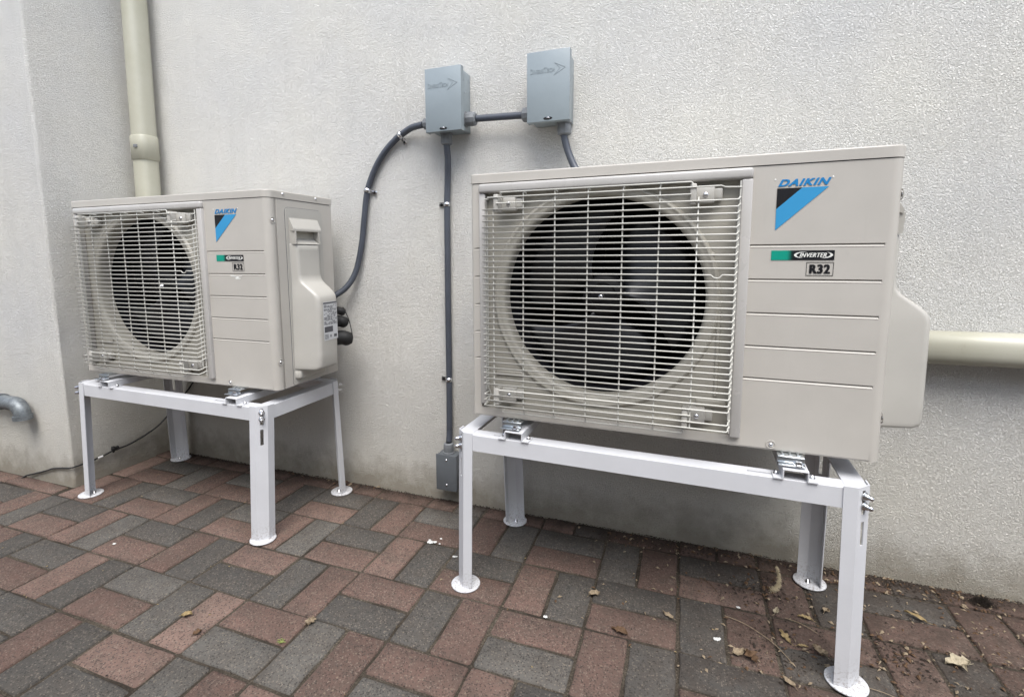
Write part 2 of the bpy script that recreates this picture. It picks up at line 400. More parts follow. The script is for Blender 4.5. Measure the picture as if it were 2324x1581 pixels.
def in_view(x, y):
    q = world_to_camera_view(S, cam, Vector((x, y, 0))); return q.z > 0 and -.12 < q.x < 1.12 and -.14 < q.y < 1.1
def add_brick(cx, cy, o_, colr, sx=1., sy=1.):
    z = rb.uniform(-.0022, .0010); tx, ty = rb.uniform(-.010, .010), rb.uniform(-.012, .012)
    rz = rb.uniform(-.006, .006); vi = rb.randrange(5)
    dx, dy = rb.uniform(-.0008, .0008), rb.uniform(-.0008, .0008)
    if in_view(cx, cy):
        o = bpy.data.objects.new('brick', BM[colr, o_][vi]); COL.objects.link(o); o.parent = paving
        o.location = (cx+dx, cy+dy, z); o.rotation_euler = (tx, ty, rz+(math.pi if rb.random() < .5 else 0)); o.scale = (sx, sy, 1)
    elif -3.4 < cx < 1.9:
        me = BM[colr, o_][vi]; mt = Matrix.Translation((cx, cy, z)) @ Matrix.Diagonal((sx, sy, 1, 1))
        far[colr].add([mt @ v.co for v in me.vertices], [list(p.vertices) for p in me.polygons], True)
for r in range(-8, 4):
    for c_ in range(-14, 12):
        x0 = PX0+BX*c_; y0 = PY0+BY*r
        V = (c_+r) % 2 == 0
        a, b_ = PAT.get((c_, r), rb.choice([(R_, G_), (G_, R_), (R_, G_)]))
        if r == 3:   # cut course against the wall
            if V:
                for k_, cc in ((.25, R_), (.75, b_ if rb.random() < .3 else R_)):
                    add_brick(x0+BX*k_, y0+.034, 'V', cc, 1, .35)
            else: add_brick(x0+BX/2, y0+.034, 'H', R_, 1, .70)
            continue
        if x0+BX <= -1.60 and y0 > -.40: continue
        if c_ == -6 and r >= 1:
            if x0 < -1.636:   # long cut bricks along the pier
                if r == 1: add_brick(-1.586, y0+BY/2, 'V', R_, .88, .98)
                else: add_brick(-1.586, y0+BY/2, 'V', R_, .88, .98)
                if r == 1: add_brick(x0+.03, y0+.030, 'H', R_, .55, .60)
            continue
        if c_ <= -7 and r == 1:
            add_brick(x0+BX/2, y0+.030, 'H', R_ if c_ % 3 else G_, 1, .60); continue
        if V:
            add_brick(x0+BX*.25, y0+BY/2, 'V', a); add_brick(x0+BX*.75, y0+BY/2, 'V', b_)
        else:
            add_brick(x0+BX/2, y0+BY*.25, 'H', a); add_brick(x0+BX/2, y0+BY*.75, 'H', b_)
for c_ in far:
    if far[c_].v: tag(far[c_].build('brick_field', M[c_], paving), kind='stuff')

# ------------------------------------------------------------------ the stuccoed wall
PXE, PD = -1.636, .387
def wall_grid(origin, du, dv, nu, nv, Lu, Lv, nrm, amp=.0022):
    b = MB(); vs = []
    for j in range(nv+1):
        for i in range(nu+1):
            p = Vector(origin)+Vector(du)*(Lu*i/nu)+Vector(dv)*(Lv*j/nv)
            e = min(i, nu-i, 2)/2
            p += Vector(nrm)*(amp*e*(noise.noise(p*1.7)+.5*noise.noise(p*5)))
            vs.append(p)
    b.add(vs, [(j*(nu+1)+i, j*(nu+1)+i+1, (j+1)*(nu+1)+i+1, (j+1)*(nu+1)+i) for j in range(nv) for i in range(nu)], True); return b
wall = empty('stucco_wall', (-.2, 0, 0)); tag(wall, 'cream rough stucco house wall behind both air conditioners', 'wall')
b = wall_grid((PXE, 0, -.05), (1, 0, 0), (0, 0, 1), 160, 90, 5.2, 3.6, (0, -1, 0))
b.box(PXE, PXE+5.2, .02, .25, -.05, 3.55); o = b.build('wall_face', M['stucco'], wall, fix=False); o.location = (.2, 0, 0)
b = MB(); rr = .012
edge = arc(PXE-rr, -PD+rr, rr, -90, 0, 5)
prof = [(-4.5, -PD)]+[(-4.5+(PXE-rr+4.5)*i/40, -PD) for i in range(1, 40)]+edge+[(PXE, -PD+rr+(PD-rr-.0)*i/10) for i in range(1, 11)]
vs = []; nz = 110
for j in range(nz+1):
    z_ = -.05+3.6*j/nz
    for (x, y) in prof:
        p = Vector((x, y, z_)); nx = Vector((1, 0, 0)) if x >= PXE-1e-4 else Vector((0, -1, 0))
        d = .0022*(noise.noise(p*1.7)+.6*noise.noise(p*6)); 
        if y > -.02: d = 0
        vs.append(p+nx*d)
n_ = len(prof)
b.add(vs, [(j*n_+i, j*n_+i+1, (j+1)*n_+i+1, (j+1)*n_+i) for j in range(nz) for i in range(n_-1)], True)
o = b.build('corner_pier', M['stucco'], wall, fix=False); o.location = (.2, 0, 0)

# unseen wall added behind the camera to block low sky light
b = MB(); b.box(-9, 9, -3.75, -3.5, -.1, 2.7); tag(b.build('sky_blocker_wall', M['stucco']), kind='structure')

# ------------------------------------------------------------------ outdoor unit
W, D, H = .8587, .2855, .595
FCX, FCZ = .310, .304
def outline(off=0, rl=.008, rr=.028, x0=0, x1=W):
    p = [(x0-off, D+off)]
    p += arc(x0+rl, rl, rl+off, 180, 270, 4)
    p += arc(x1-rr, rr, rr+off, 270, 360, 8)
    p += [(x1+off, D+off)]
    return p
def make_unit():
    root = empty('outdoor_unit')
    # --- casing
    per = [(0, D), (0, .15)]+arc(.008, .008, .008, 180, 270, 4)
    per += [(x, 0) for x in (.017, .0245, .0256, .6124, .6150)]
    per += [(x, 0) for x in (.8350, .8365)]+arc(W-.020, .020, .020, 270, 360, 8)+[(W, .0310), (W, .0316), (W, .0330), (W, .0336), (W, .2), (W, D)]
    grooves = [.4180, .3500, .2822, .2147, .1480]
    zs = [0.0, .0035, .0225]
    for gz in grooves[::-1]: zs += [gz-.0042, gz-.0034, gz+.0014, gz+.0024]
    zs += [.5690, .5715]
    zs = sorted(zs)
    def inset(x, y, z, i):
        d = 0
        if y < 1e-6 and (.0148 < x < .0250 and .0165 < x < .0248 or .6140 < x < .8352):
            for gz in grooves:
                if abs(z-(gz+.0014)) < 1e-6: d = .0042
                if abs(z-(gz-.0034)) < 1e-6: d = -.0007
        return d
    b = MB(); vs = []
    for z in zs:
        for i, (x, y) in enumerate(per):
            if x == W and .0314 < y < .0332: vs.append((x-.0018, y, z)); continue
            lo = .0016 if z == 0 else 0
            vs.append((x, y+inset(x, y, z, i)+lo if y < 1e-6 else y, z))
    n = len(per); fs = []; sm = []
    for j in range(len(zs)-1):
        for i in range(n-1):
            xa, ya = per[i]; xb, yb = per[i+1]
            if ya < 1e-6 and yb < 1e-6 and xa >= .0255 and xb <= .6125 and zs[j] >= .0224 and zs[j+1] <= .5691: continue
            fs.append((j*n+i, j*n+i+1, (j+1)*n+i+1, (j+1)*n+i))
    b.add(vs, fs, False)
    # smooth only the rounded corner columns
    for q, fc in enumerate(b.f):
        i = fc[0] % n; xa, ya = per[i]
        if xa >= W-.0201 and ya < .0201: b.sm[q] = True
    # back and bottom
    b.add([(0, D, 0), (W, D, 0), (W, D, .5715), (0, D, .5715)], [(0, 1, 2, 3)])
    pb = [(x, y+(.0016 if y < 1e-6 else 0), 0) for x, y in per]; b.add(pb, [list(range(len(pb)))])
    b.build('casing', M['ivory'], root, fix=False)
    # dark recess under the lid rim
    b = MB(); b.prism(outline(-.003), .5712, .5740); b.build('lid_seam', M['black'], root)
    # --- lid
    b = MB(); rings = []
    for off, z in ((-.002, .5733), (.0016, .5733), (.0016, .5925), (.0008, .5942), (-.0012, .5950)):
        rings.append([(x, y, z) for x, y in outline(off, .008, .022)])
    n = len(rings[0]); b.add([p for R0 in rings for p in R0], [list(range(n))[::-1], [4*n+i for i in range(n)]]+[(j*n+i, j*n+(i+1) % n, (j+1)*n+(i+1) % n, (j+1)*n+i) for j in range(4) for i in range(n)])
    lid = b.build('lid', M['ivory'], root)
    # --- recessed fan plate with bell mouth
    b = MB(); x0, x1, z0, z1, yp = .0256, .6124, .0225, .5690, .013
    n = 64; sq = []
    R0 = .256
    for k_ in range(n):
        a = k_*2*math.pi/n; cx, cz = math.cos(a), math.sin(a)
        tx = ((x1-FCX)/cx if cx > 0 else (x0-FCX)/cx) if abs(cx) > 1e-9 else 1e9
        tz = ((z1-FCZ)/cz if cz > 0 else (z0-FCZ)/cz) if abs(cz) > 1e-9 else 1e9
        t = min(tx, tz); sq.append((FCX+cx*t, yp, FCZ+cz*t))
    ring = [(FCX+R0*math.cos(k_*2*math.pi/n), yp, FCZ+R0*math.sin(k_*2*math.pi/n)) for k_ in range(n)]
    b.add(sq+ring, [(k_, (k_+1) % n, n+(k_+1) % n, n+k_) for k_ in range(n)])
    # fill the four corners
    for (qx, qz) in ((x0, z0), (x1, z0), (x1, z1), (x0, z1)):
        best = sorted(range(n), key=lambda k_: (sq[k_][0]-qx)**2+(sq[k_][2]-qz)**2)[:2]
        b.add([(qx, yp, qz), sq[best[0]], sq[best[1]]], [(0, 1, 2)])
    # step walls of the recess
    b.add([(x0, 0, z0), (x1, 0, z0), (x1, 0, z1), (x0, 0, z1), (x0, yp, z0), (x1, yp, z0), (x1, yp, z1), (x0, yp, z1)], [(0, 4, 5, 1), (1, 5, 6, 2), (2, 6, 7, 3), (3, 7, 4, 0)])
    b.lathe([(R0, yp), (.2530, .0085), (.2500, .0060), (.2470, .0060), (.2455, .0075), (.239, .0075), (.2325, .009), (.2285, .013), (.2265, .020), (.2265, .034), (.2300, .058)], (FCX, FCZ), n=96)
    b.build('fan_panel', M['ivory_inner'], root, fix=False)
    # embossed ribs of the fan panel
    b = MB()
    b.tube([(.563, yp, .10), (.563, yp, .30)], .0045, 8); b.build('panel_rib', M['ivory_inner'], root)
    for bb in ((.525, .585, yp-.006, yp, .075, .092), (.060, .130, yp-.005, yp, .105, .118), (.10, .50, yp-.010, yp, .026, .044)):
        b = MB(); b.box(*bb, .003); b.build('panel_rib', M['ivory_inner'], root)
    b = MB(); b.lathe([(.0001, .009), (.004, .0095), (.006, .013)], (.545, .40), n=14); b.build('panel_dimple', M['ivory_inner'], root)
    b = MB(); b.lathe([(.0001, .0095), (.003, .010), (.004, .013)], (.547, .357), n=10); b.build('panel_screw', M['zinc'], root)
    b = MB(); b.lathe([(.2300, .058), (.2300, .23), (0.001, .23)], (FCX, FCZ), n=64); b.build('fan_housing', M['cavity'], root, fix=False)
    # motor bracket behind the blades
    b = MB(); b.box(.285, .297, .17, .19, .08, .53); b.box(.318, .330, .17, .19, .08, .53); b.build('motor_bracket', M['cavity'], root)
    # --- fan
    b = MB(); b.lathe([(.001, .075), (.045, .077), (.050, .083), (.052, .10), (.052, .15), (.03, .16)], (FCX, FCZ), n=32)
    b.lathe([(.030, .0758), (.031, .0735), (.033, .0762)], (FCX, FCZ), n=32)
    hub = b.build('fan_hub', M['black'], root)
    for kb in range(3):
        b = MB(); vs = []; NR, NA = 9, 12
        for i in range(NR+1):
            r = .046+(.217-.046)*i/NR; u = i/NR
            half = math.radians(30+20*math.sin(u*math.pi*.62)+6*u)
            sw = math.radians(-14*u*u)
            for j in range(NA+1):
                t = j/NA*2-1; a = math.radians(30+120*kb)+sw+half*t
                edge = 1-.04*(t*t)*u
                y = .115+.034*t*(1-.25*u)-.012*math.cos(t*1.4)
                vs.append((FCX+r*edge*math.cos(a), y, FCZ+r*edge*math.sin(a)))
        b.add(vs, [(i*(NA+1)+j, i*(NA+1)+j+1, (i+1)*(NA+1)+j+1, (i+1)*(NA+1)+j) for i in range(NR) for j in range(NA)], True)
        o = b.build('fan_blade', M['blade'], hub, fix=False)
        md = o.modifiers.new('thick', 'SOLIDIFY'); md.thickness = .003
    b = MB(); b.lathe([(.001, .066), (.004, .066), (.0068, .069), (.0072, .075), (.0095, .0755), (.0095, .077)], (FCX-.004, FCZ-.002), n=12); b.build('shaft_nut', M['chrome'], hub)
    # --- surround
    b = MB()
    b.box(.0250, .6126, -.013, .0127, .5485, .5700, .0055, 3)
    b.box(.5925, .6126, -.011, .0127, .0205, .5480, .0025, 2)
    b.box(.0250, .0405, -.008, .0127, .0330, .5480, .0025, 2)
    b.build('grille_surround', M['ivory_surround'], root)
    for xx in (.140, .452):
        b = MB(); b.box(xx-.018, xx+.018, -.0136, -.008, .5462, .5500); b.build('surround_notch', M['boxdark'], root)
    # --- wire grille
    yw, rw = -.035, .00165
    b = MB()
    for (px, py, za, zb_) in ((.0470, -.020, .507, .075), (.0475, -.009, .507, .075), (.5875, -.022, .498, .06), (.5905, -.013, .545, .03)):
        b.tube([(px, py, za), (px, py, zb_)], rw, 7)
    b.tube([(.0475, -.009, .075), (.052, -.004, .060), (.0475, -.009, .046), (.046, yw+.004, .0392)], rw, 7)
    b.tube([(.0880, -.012, .5330), (.0880, -.030, .5440), (.0900, yw, .5450), (.4990, yw, .5450), (.5020, yw, .543), (.5020, yw, .536)], rw, 7)
    b.tube([(.088, -.010, .024), (.088, -.022, .022), (.50, -.022, .022), (.50, -.010, .024)], rw, 7)
    grille = b.build('fan_grille', M['wire'], root)
    nrows = 36
    for k_ in range(nrows):
        z = .5072-.01338*k_
        b = MB(); j = random.uniform(-.0003, .0003); z += j
        mid = [(.0455, yw, z), (.585, yw, z)]
        if k_ == 11: mid = [(.0455, yw, z), (.543, yw, z), (.5475, yw, z-.005), (.5535, yw, z-.0065), (.5595, yw, z-.005), (.564, yw, z+.0005), (.585, yw, z)]
        if k_ in (32,): mid = [(.085, yw, z), (.585, yw, z)]
        if k_ in (33,): mid = [(.0455, yw, z), (.515, yw, z)]
        pre = [(.0475, -.009, z+.001), (.0465, yw+.003, z)] if mid[0][0] < .08 else []
        post = [(.5875, yw+.004, z+.0015), (.5878, -.022, z+.003), (.5905, -.020, z+.0055), (.5908, -.009, z+.0060)] if mid[-1][0] > .55 else []
        b.tube(pre+mid+post, rw, 7); b.build('grille_wire', M['wire'], grille)
    for z, xa, xb in ((.5335, .041, .592), (.5208, .080, .500)):
        b = MB(); pts = [(xa, yw, z), (xb, yw, z)]
        if xa < .05: pts = [(xa, -.012, z), (.052, -.013, z), (.058, yw, z+.001), (.555, yw, z+.001), (.562, yw+.008, z-.001), (xb, -.014, z-.001)]
        b.tube(pts, rw, 7); b.build('grille_wire', M['wire'], grille)
    for k_ in range(7):
        x = .0715+.0738*k_; b = MB(); yv = yw+.0031
        if k_ == 0: pts = [(x, yv, .509), (x, yv, .040)]
        elif k_ == 6: pts = [(x, -.016, .516), (x, yv, .513), (x, yv, .085), (x, yv, .036)]
        else: pts = [(x, -.010, .5425), (x, -.024, .5445), (x, yv-.001, .5435), (x, yv, .540), (x, yv, .040), (x, yv+.004, .030), (x, -.020, .0215)]
        b.tube(pts, rw, 7); b.build('grille_wire', M['wire'], grille)
    # corner clips
    def clip(x, z, m, flip=1, parent=root):
        yp_ = .0128; b = MB(); b.box(x-.020, x+.020, -.010, yp_, z-.017, z+.017, .003); b.box(x-.020*flip-.006, x-.020*flip+.006, -.034, -.004, z-.021, z+.021, .0025)
        b.box(x+.016*flip-.001, x+.034*flip+.001 if flip > 0 else x+.016*flip+.02, -.004, yp_, z-.010, z+.013, .003)
        c_ = b.build('grille_clip', m, parent)
        b = MB(); b.lathe([(.0001, -.0125), (.0045, -.0120), (.0055, -.0098)], (x+.003, z), n=12); b.build('clip_screw', M['chrome'], c_)
    clip(.524, .521, M['ivory_plastic']); clip(.098, .521, M['ivory_plastic']); clip(.524, .058, M['ivory_plastic']); clip(.098, .062, M['ivory_plastic'])
    # --- screws
    def screw(x, y, z, axis='y'):
        b = MB()
        if axis == 'y':
            b.lathe([(.0095, y-.0004), (.0085, y-.0014), (.0072, y-.0006), (.0070, y-.0002)], (x, z), n=20)
            o_ = b.build('screw_dimple', M['ivory'], root, fix=False); b = MB(); b.lathe([(.0001, y-.0028), (.0030, y-.0026), (.0042, y-.0008)], (x, z), n=12)
        else:
            b.lathe([(.0105, x+.0004), (.0095, x+.0014), (.0080, x+.0006), (.0078, x+.0002)], (y, z), axis=0, n=20)
            o_ = b.build('screw_dimple', M['ivory'], root, fix=False); b = MB(); b.lathe([(.0001, x+.0030), (.0034, x+.0028), (.0046, x+.0008)], (y, z), axis=0, n=12)
        b.build('screw', M['chrome'], o_)
    screw(.6714, 0, .0118); screw(W, .0178, .508, 'x'); screw(W, .0178, .085, 'x')
    for yy in (.0623, .2086):
        b = MB(); b.lathe([(.0001, W+.0045), (.0028, W+.0042), (.0042, W+.0012)], (yy, .5868), axis=0, n=10); b.build('screw', M['chrome'], lid)
    # --- service panel and pipe cover
    b = MB(); yy0, yy1, za, zb_ = .0672, .2310, .0025, .5490
    pl = [(yy0, za), (yy1, za)]+arc(yy1-.014, zb_-.014, .014, 0, 90, 5)+arc(yy0+.014, zb_-.014, .014, 90, 180, 5)
    b.prism([(y-.0 if 0 else y, z) for y, z in pl], W+.0006, W+.0030, axis=0); panel = b.build('service_panel', M['ivory_plastic'], root)
    pg = [(yy0-.0012, za), (yy1+.0012, za)]+arc(yy1-.014, zb_-.014, .0152, 0, 90, 5)+arc(yy0+.014, zb_-.014, .0152, 90, 180, 5)
    b = MB(); b.prism(pg, W+.0001, W+.0009, axis=0); b.build('panel_seam', M['boxdark'], root)
    secs = [(.4400, .0800, .1905, .010), (.4385, .0800, .1905, .022), (.4340, .0800, .1908, .0262), (.42, .0800, .191, .0270), (.345, .0815, .194, .0270), (.330, .082, .1950, .0305), (.319, .082, .196, .040), (.306, .0815, .1965, .058),
            (.294, .0810, .196, .073), (.285, .0805, .196, .0830), (.276, .0800, .195, .0885), (.264, .0795, .194, .0908), (.20, .0780, .192, .0915), (.10, .0760, .188, .0915), (.062, .0750, .186, .0905), (.055, .0755, .185, .088), (.051, .076, .184, .080),
            (.0485, .078, .200, .024), (.044, .0745, .204, .0210), (.026, .0745, .204, .0200), (.021, .076, .203, .018), (.019, .080, .21, .012)]
    b = MB(); rings = []
    for z, a, c_, e in secs:
        r = min(.016, e*.45); sl = .010*min(1, e/.1)
        ring = [(W+.001, a-.004), (W+.004, a-.002)]
        q = [(W+e-r+r*math.sin(math.radians(t)), a+sl+r-r*math.cos(math.radians(t))) for t in (0, 18, 36, 54, 72, 90)]
        q2 = [(W+e-r+r*math.cos(math.radians(t)), c_-sl-r+r*math.sin(math.radians(t))) for t in (0, 18, 36, 54, 72, 90)]
        ring += q+q2+[(W+.004, c_+.002), (W+.001, c_+.004)]
        rings.append([(x, y, z) for x, y in ring])
    n = len(rings[0])
    b.add([p for R1 in rings for p in R1], [(j*n+i, j*n+i+1, (j+1)*n+i+1, (j+1)*n+i) for j in range(len(rings)-1) for i in range(n-1)], True)
    b.add(rings[0], [list(range(n))]); b.add(rings[-1], [list(range(n))])
    b.build('pipe_cover', M['ivory_plastic'], root)
    # handle hood above the cover
    b = MB()
    pr = [(0, .518), (.003, .518), (.021, .4880), (.0225, .4840), (.0225, .4790), (.021, .4775), (.018, .4790), (.006, .4795), (0, .4795)]
    yA, yB = .0730, .1960
    ringL = [(W+.002+e, yA+.006-.006*(e/.027), z) for e, z in pr]; ringR = [(W+.002+e, yB+.012-.010*(e/.027), z) for e, z in pr]
    n = len(pr); b.add(ringL+ringR, [list(range(n)), list(range(n, 2*n))[::-1]]+[(i, (i+1) % n, n+(i+1) % n, n+i) for i in range(n)])
    # side cheeks + sloping floor of the hand grip
    b.add([(W+.002, .078, .4795), (W+.028, .078, .4795), (W+.0265, .080, .439), (W+.002, .080, .439), (W+.002, .084, .4795), (W+.026, .084, .4795), (W+.0255, .086, .439), (W+.002, .086, .439)], [(0, 1, 2, 3), (4, 5, 6, 7), (1, 5, 6, 2), (0, 4, 5, 1)])
    b.add([(W+.002, .184, .4795), (W+.024, .184, .4795), (W+.0265, .189, .439), (W+.002, .189, .439), (W+.002, .187, .4795), (W+.026, .187, .4795), (W+.0265, .191, .439), (W+.002, .191, .439)], [(0, 1, 2, 3), (4, 5, 6, 7), (1, 5, 6, 2)])
    b.add([(W+.004, .086, .457), (W+.004, .184, .457), (W+.0262, .187, .4392), (W+.0262, .084, .4392)], [(0, 1, 2, 3)])
    b.build('handle_hood', M['ivory_plastic'], root)
    b = MB(); b.box(W+.0025, W+.0036, .086, .186, .455, .4795); b.build('handle_recess', M['ivory_inner'], root)
    # rating label on the cover
    lx = W+.0919
    b = MB(); b.box(lx, lx+.0004, .1075, .1735, .140, .2605); lab = b.build('rating_label', M['label'], root)
    b = MB(); rl = random.Random(5); X0 = lx+.0005
    b.box(X0, X0+.0002, .108, .173, .2545, .2590)
    z = .2495
    while z > .186:
        y = .110; 
        while y < .168:
            wd = rl.uniform(.004, .016)
            if rl.random() < .8: b.box(X0, X0+.0002, y, min(y+wd, .171), z, z+.0016)
            y += wd+.003
        z -= .0032
    b.box(X0, X0+.0002, .110, .150, .165, .183)
    for zz in (.145, .149, .153, .157): b.box(X0, X0+.0002, .110, .128, zz, zz+.0016)
    b.box(X0, X0+.0002, .154, .168, .147, .156); b.box(X0, X0+.0002, .136, .141, .148, .156)
    b.build('label_print', M['print'], lab)
    # --- front graphics
    e = .0005
    place_text('brand_lettering', 'DAIKIN', M['bluetext'], root, (.6570, .7445, .5306, .5440), -e, .38, .0007, 1.12, .0003, .0004)
    b = MB(); b.prism([(.6556, .5273), (.6980, .5273), (.6556, .4878)], -e, -e-.0004, axis=1); b.build('logo_triangle', M['ink'], root)
    b = MB(); b.prism([(.6980, .5273), (.7415, .5273), (.6560, .4472), (.6556, .4878)], -e, -e-.0004, axis=1); b.build('logo_stripe', M['blue'], root)
    b = MB(); b.box(0, .1065, -.0004, 0, 0, .0187); st = b.build('inverter_badge', M['strip'], root, loc=(.6518, -e, .3890))
    tx = place_text('badge_lettering', 'INVERTER', M['whiteink'], st, (.0485, .0940, .0055, .0137), -.0006, .35, .0003, 1.08)
    b = MB()
    def crescent(cx, cz, rx, rz, a0, a1, tw):
        vs = []; nn = 12
        for i in range(nn+1):
            a = math.radians(a0+(a1-a0)*i/nn); th = tw*math.sin(math.pi*i/nn)+.0001
            vs += [(cx+rx*math.cos(a), -.0007, cz+rz*math.sin(a)), (cx+(rx-th)*math.cos(a), -.0007, cz+(rz-th*.5)*math.sin(a))]
        b.add(vs, [(2*i, 2*i+1, 2*i+3, 2*i+2) for i in range(nn)])
    crescent(.0560, .0098, .0170, .0062, 75, 265, .0045); b.build('badge_swoosh', M['whiteink'], st)
    b = MB(); crescent(.0880, .0096, .0160, .0060, -105, 70, .0045); b.build('badge_swoosh', M['whiteink'], st)
    b = MB(); xa, xb, za, zb_ = .7131, .7582, .3590, .3850; t = .0008
    b.box(xa, xb, -e-.0003, -e, za, za+t); b.box(xa, xb, -e-.0003, -e, zb_-t, zb_); b.box(xa, xa+t, -e-.0003, -e, za+t, zb_-t); b.box(xb-t, xb, -e-.0003, -e, za+t, zb_-t)
    fr = b.build('refrigerant_frame', M['ink'], root)
    place_text('refrigerant_lettering', 'R32', M['ink'], fr, (.7183, .7530, .3632, .3807), -e, 0, .0011, 1.14, .0003, .0003)
    for xx in (.6515, .7471):
        b = MB(); b.lathe([(.0001, -.0004), (.0012, -.0006), (.0018, -.0001)], (xx, .5443), n=10); b.build('locating_dimple', M['whiteink'], root)
    # --- zinc feet under the casing
    for xx in (.112, .706):
        b = MB(); b.box(xx-.024, xx+.024, -.018, D+.018, -.0045, -.0020, .001); b.box(xx-.024, xx+.024, -.021, -.018, -.016, -.002, .001)
        b.box(xx-.024, xx+.024, -.036, -.020, -.0165, -.0140, .001)
        for q in (-.014, 0, .014): b.tube([(xx+q, -.014, -.0015), (xx+q, .02, -.0015)], .0030, 8)
        ft = b.build('mounting_foot', M['zinc'], root)
        b = MB(); b.lathe([(.0001, -.0065), (.006, -.0070), (.0065, -.012), (.010, -.0125), (.010, -.0140)], (xx+.012, -.029), axis=2, n=6, smooth=False); b.build('foot_bolt', M['chrome'], ft)
    return root

Ua = make_unit(); Ua.location = (0, -.378, .4568); Ua.rotation_euler = (0, 0, -.0263)
tag(Ua, 'larger nearer beige outdoor air conditioner, seen nearly square on', 'air conditioner', 'beige outdoor air conditioners')
Ub = dup(Ua); Ub.location = (-1.4971, -.3777, .4568); Ub.rotation_euler = (0, 0, .0073)
tag(Ub, 'farther beige air conditioner showing its side hatch and rating label', 'air conditioner', 'beige outdoor air conditioners')
# scuff of bare filler on the far unit
b = MB(); b.prism([(.698, .3450), (.705, .3462), (.727, .3440), (.748, .3447), (.744, .3425), (.734, .3418), (.733, .3385), (.743, .3375), (.741, .3355), (.724, .3350), (.720, .3380), (.727, .3420), (.708, .3430)], -.0006, 0, axis=1)
b.build('paint_scuff', M['whiteink'], Ub)

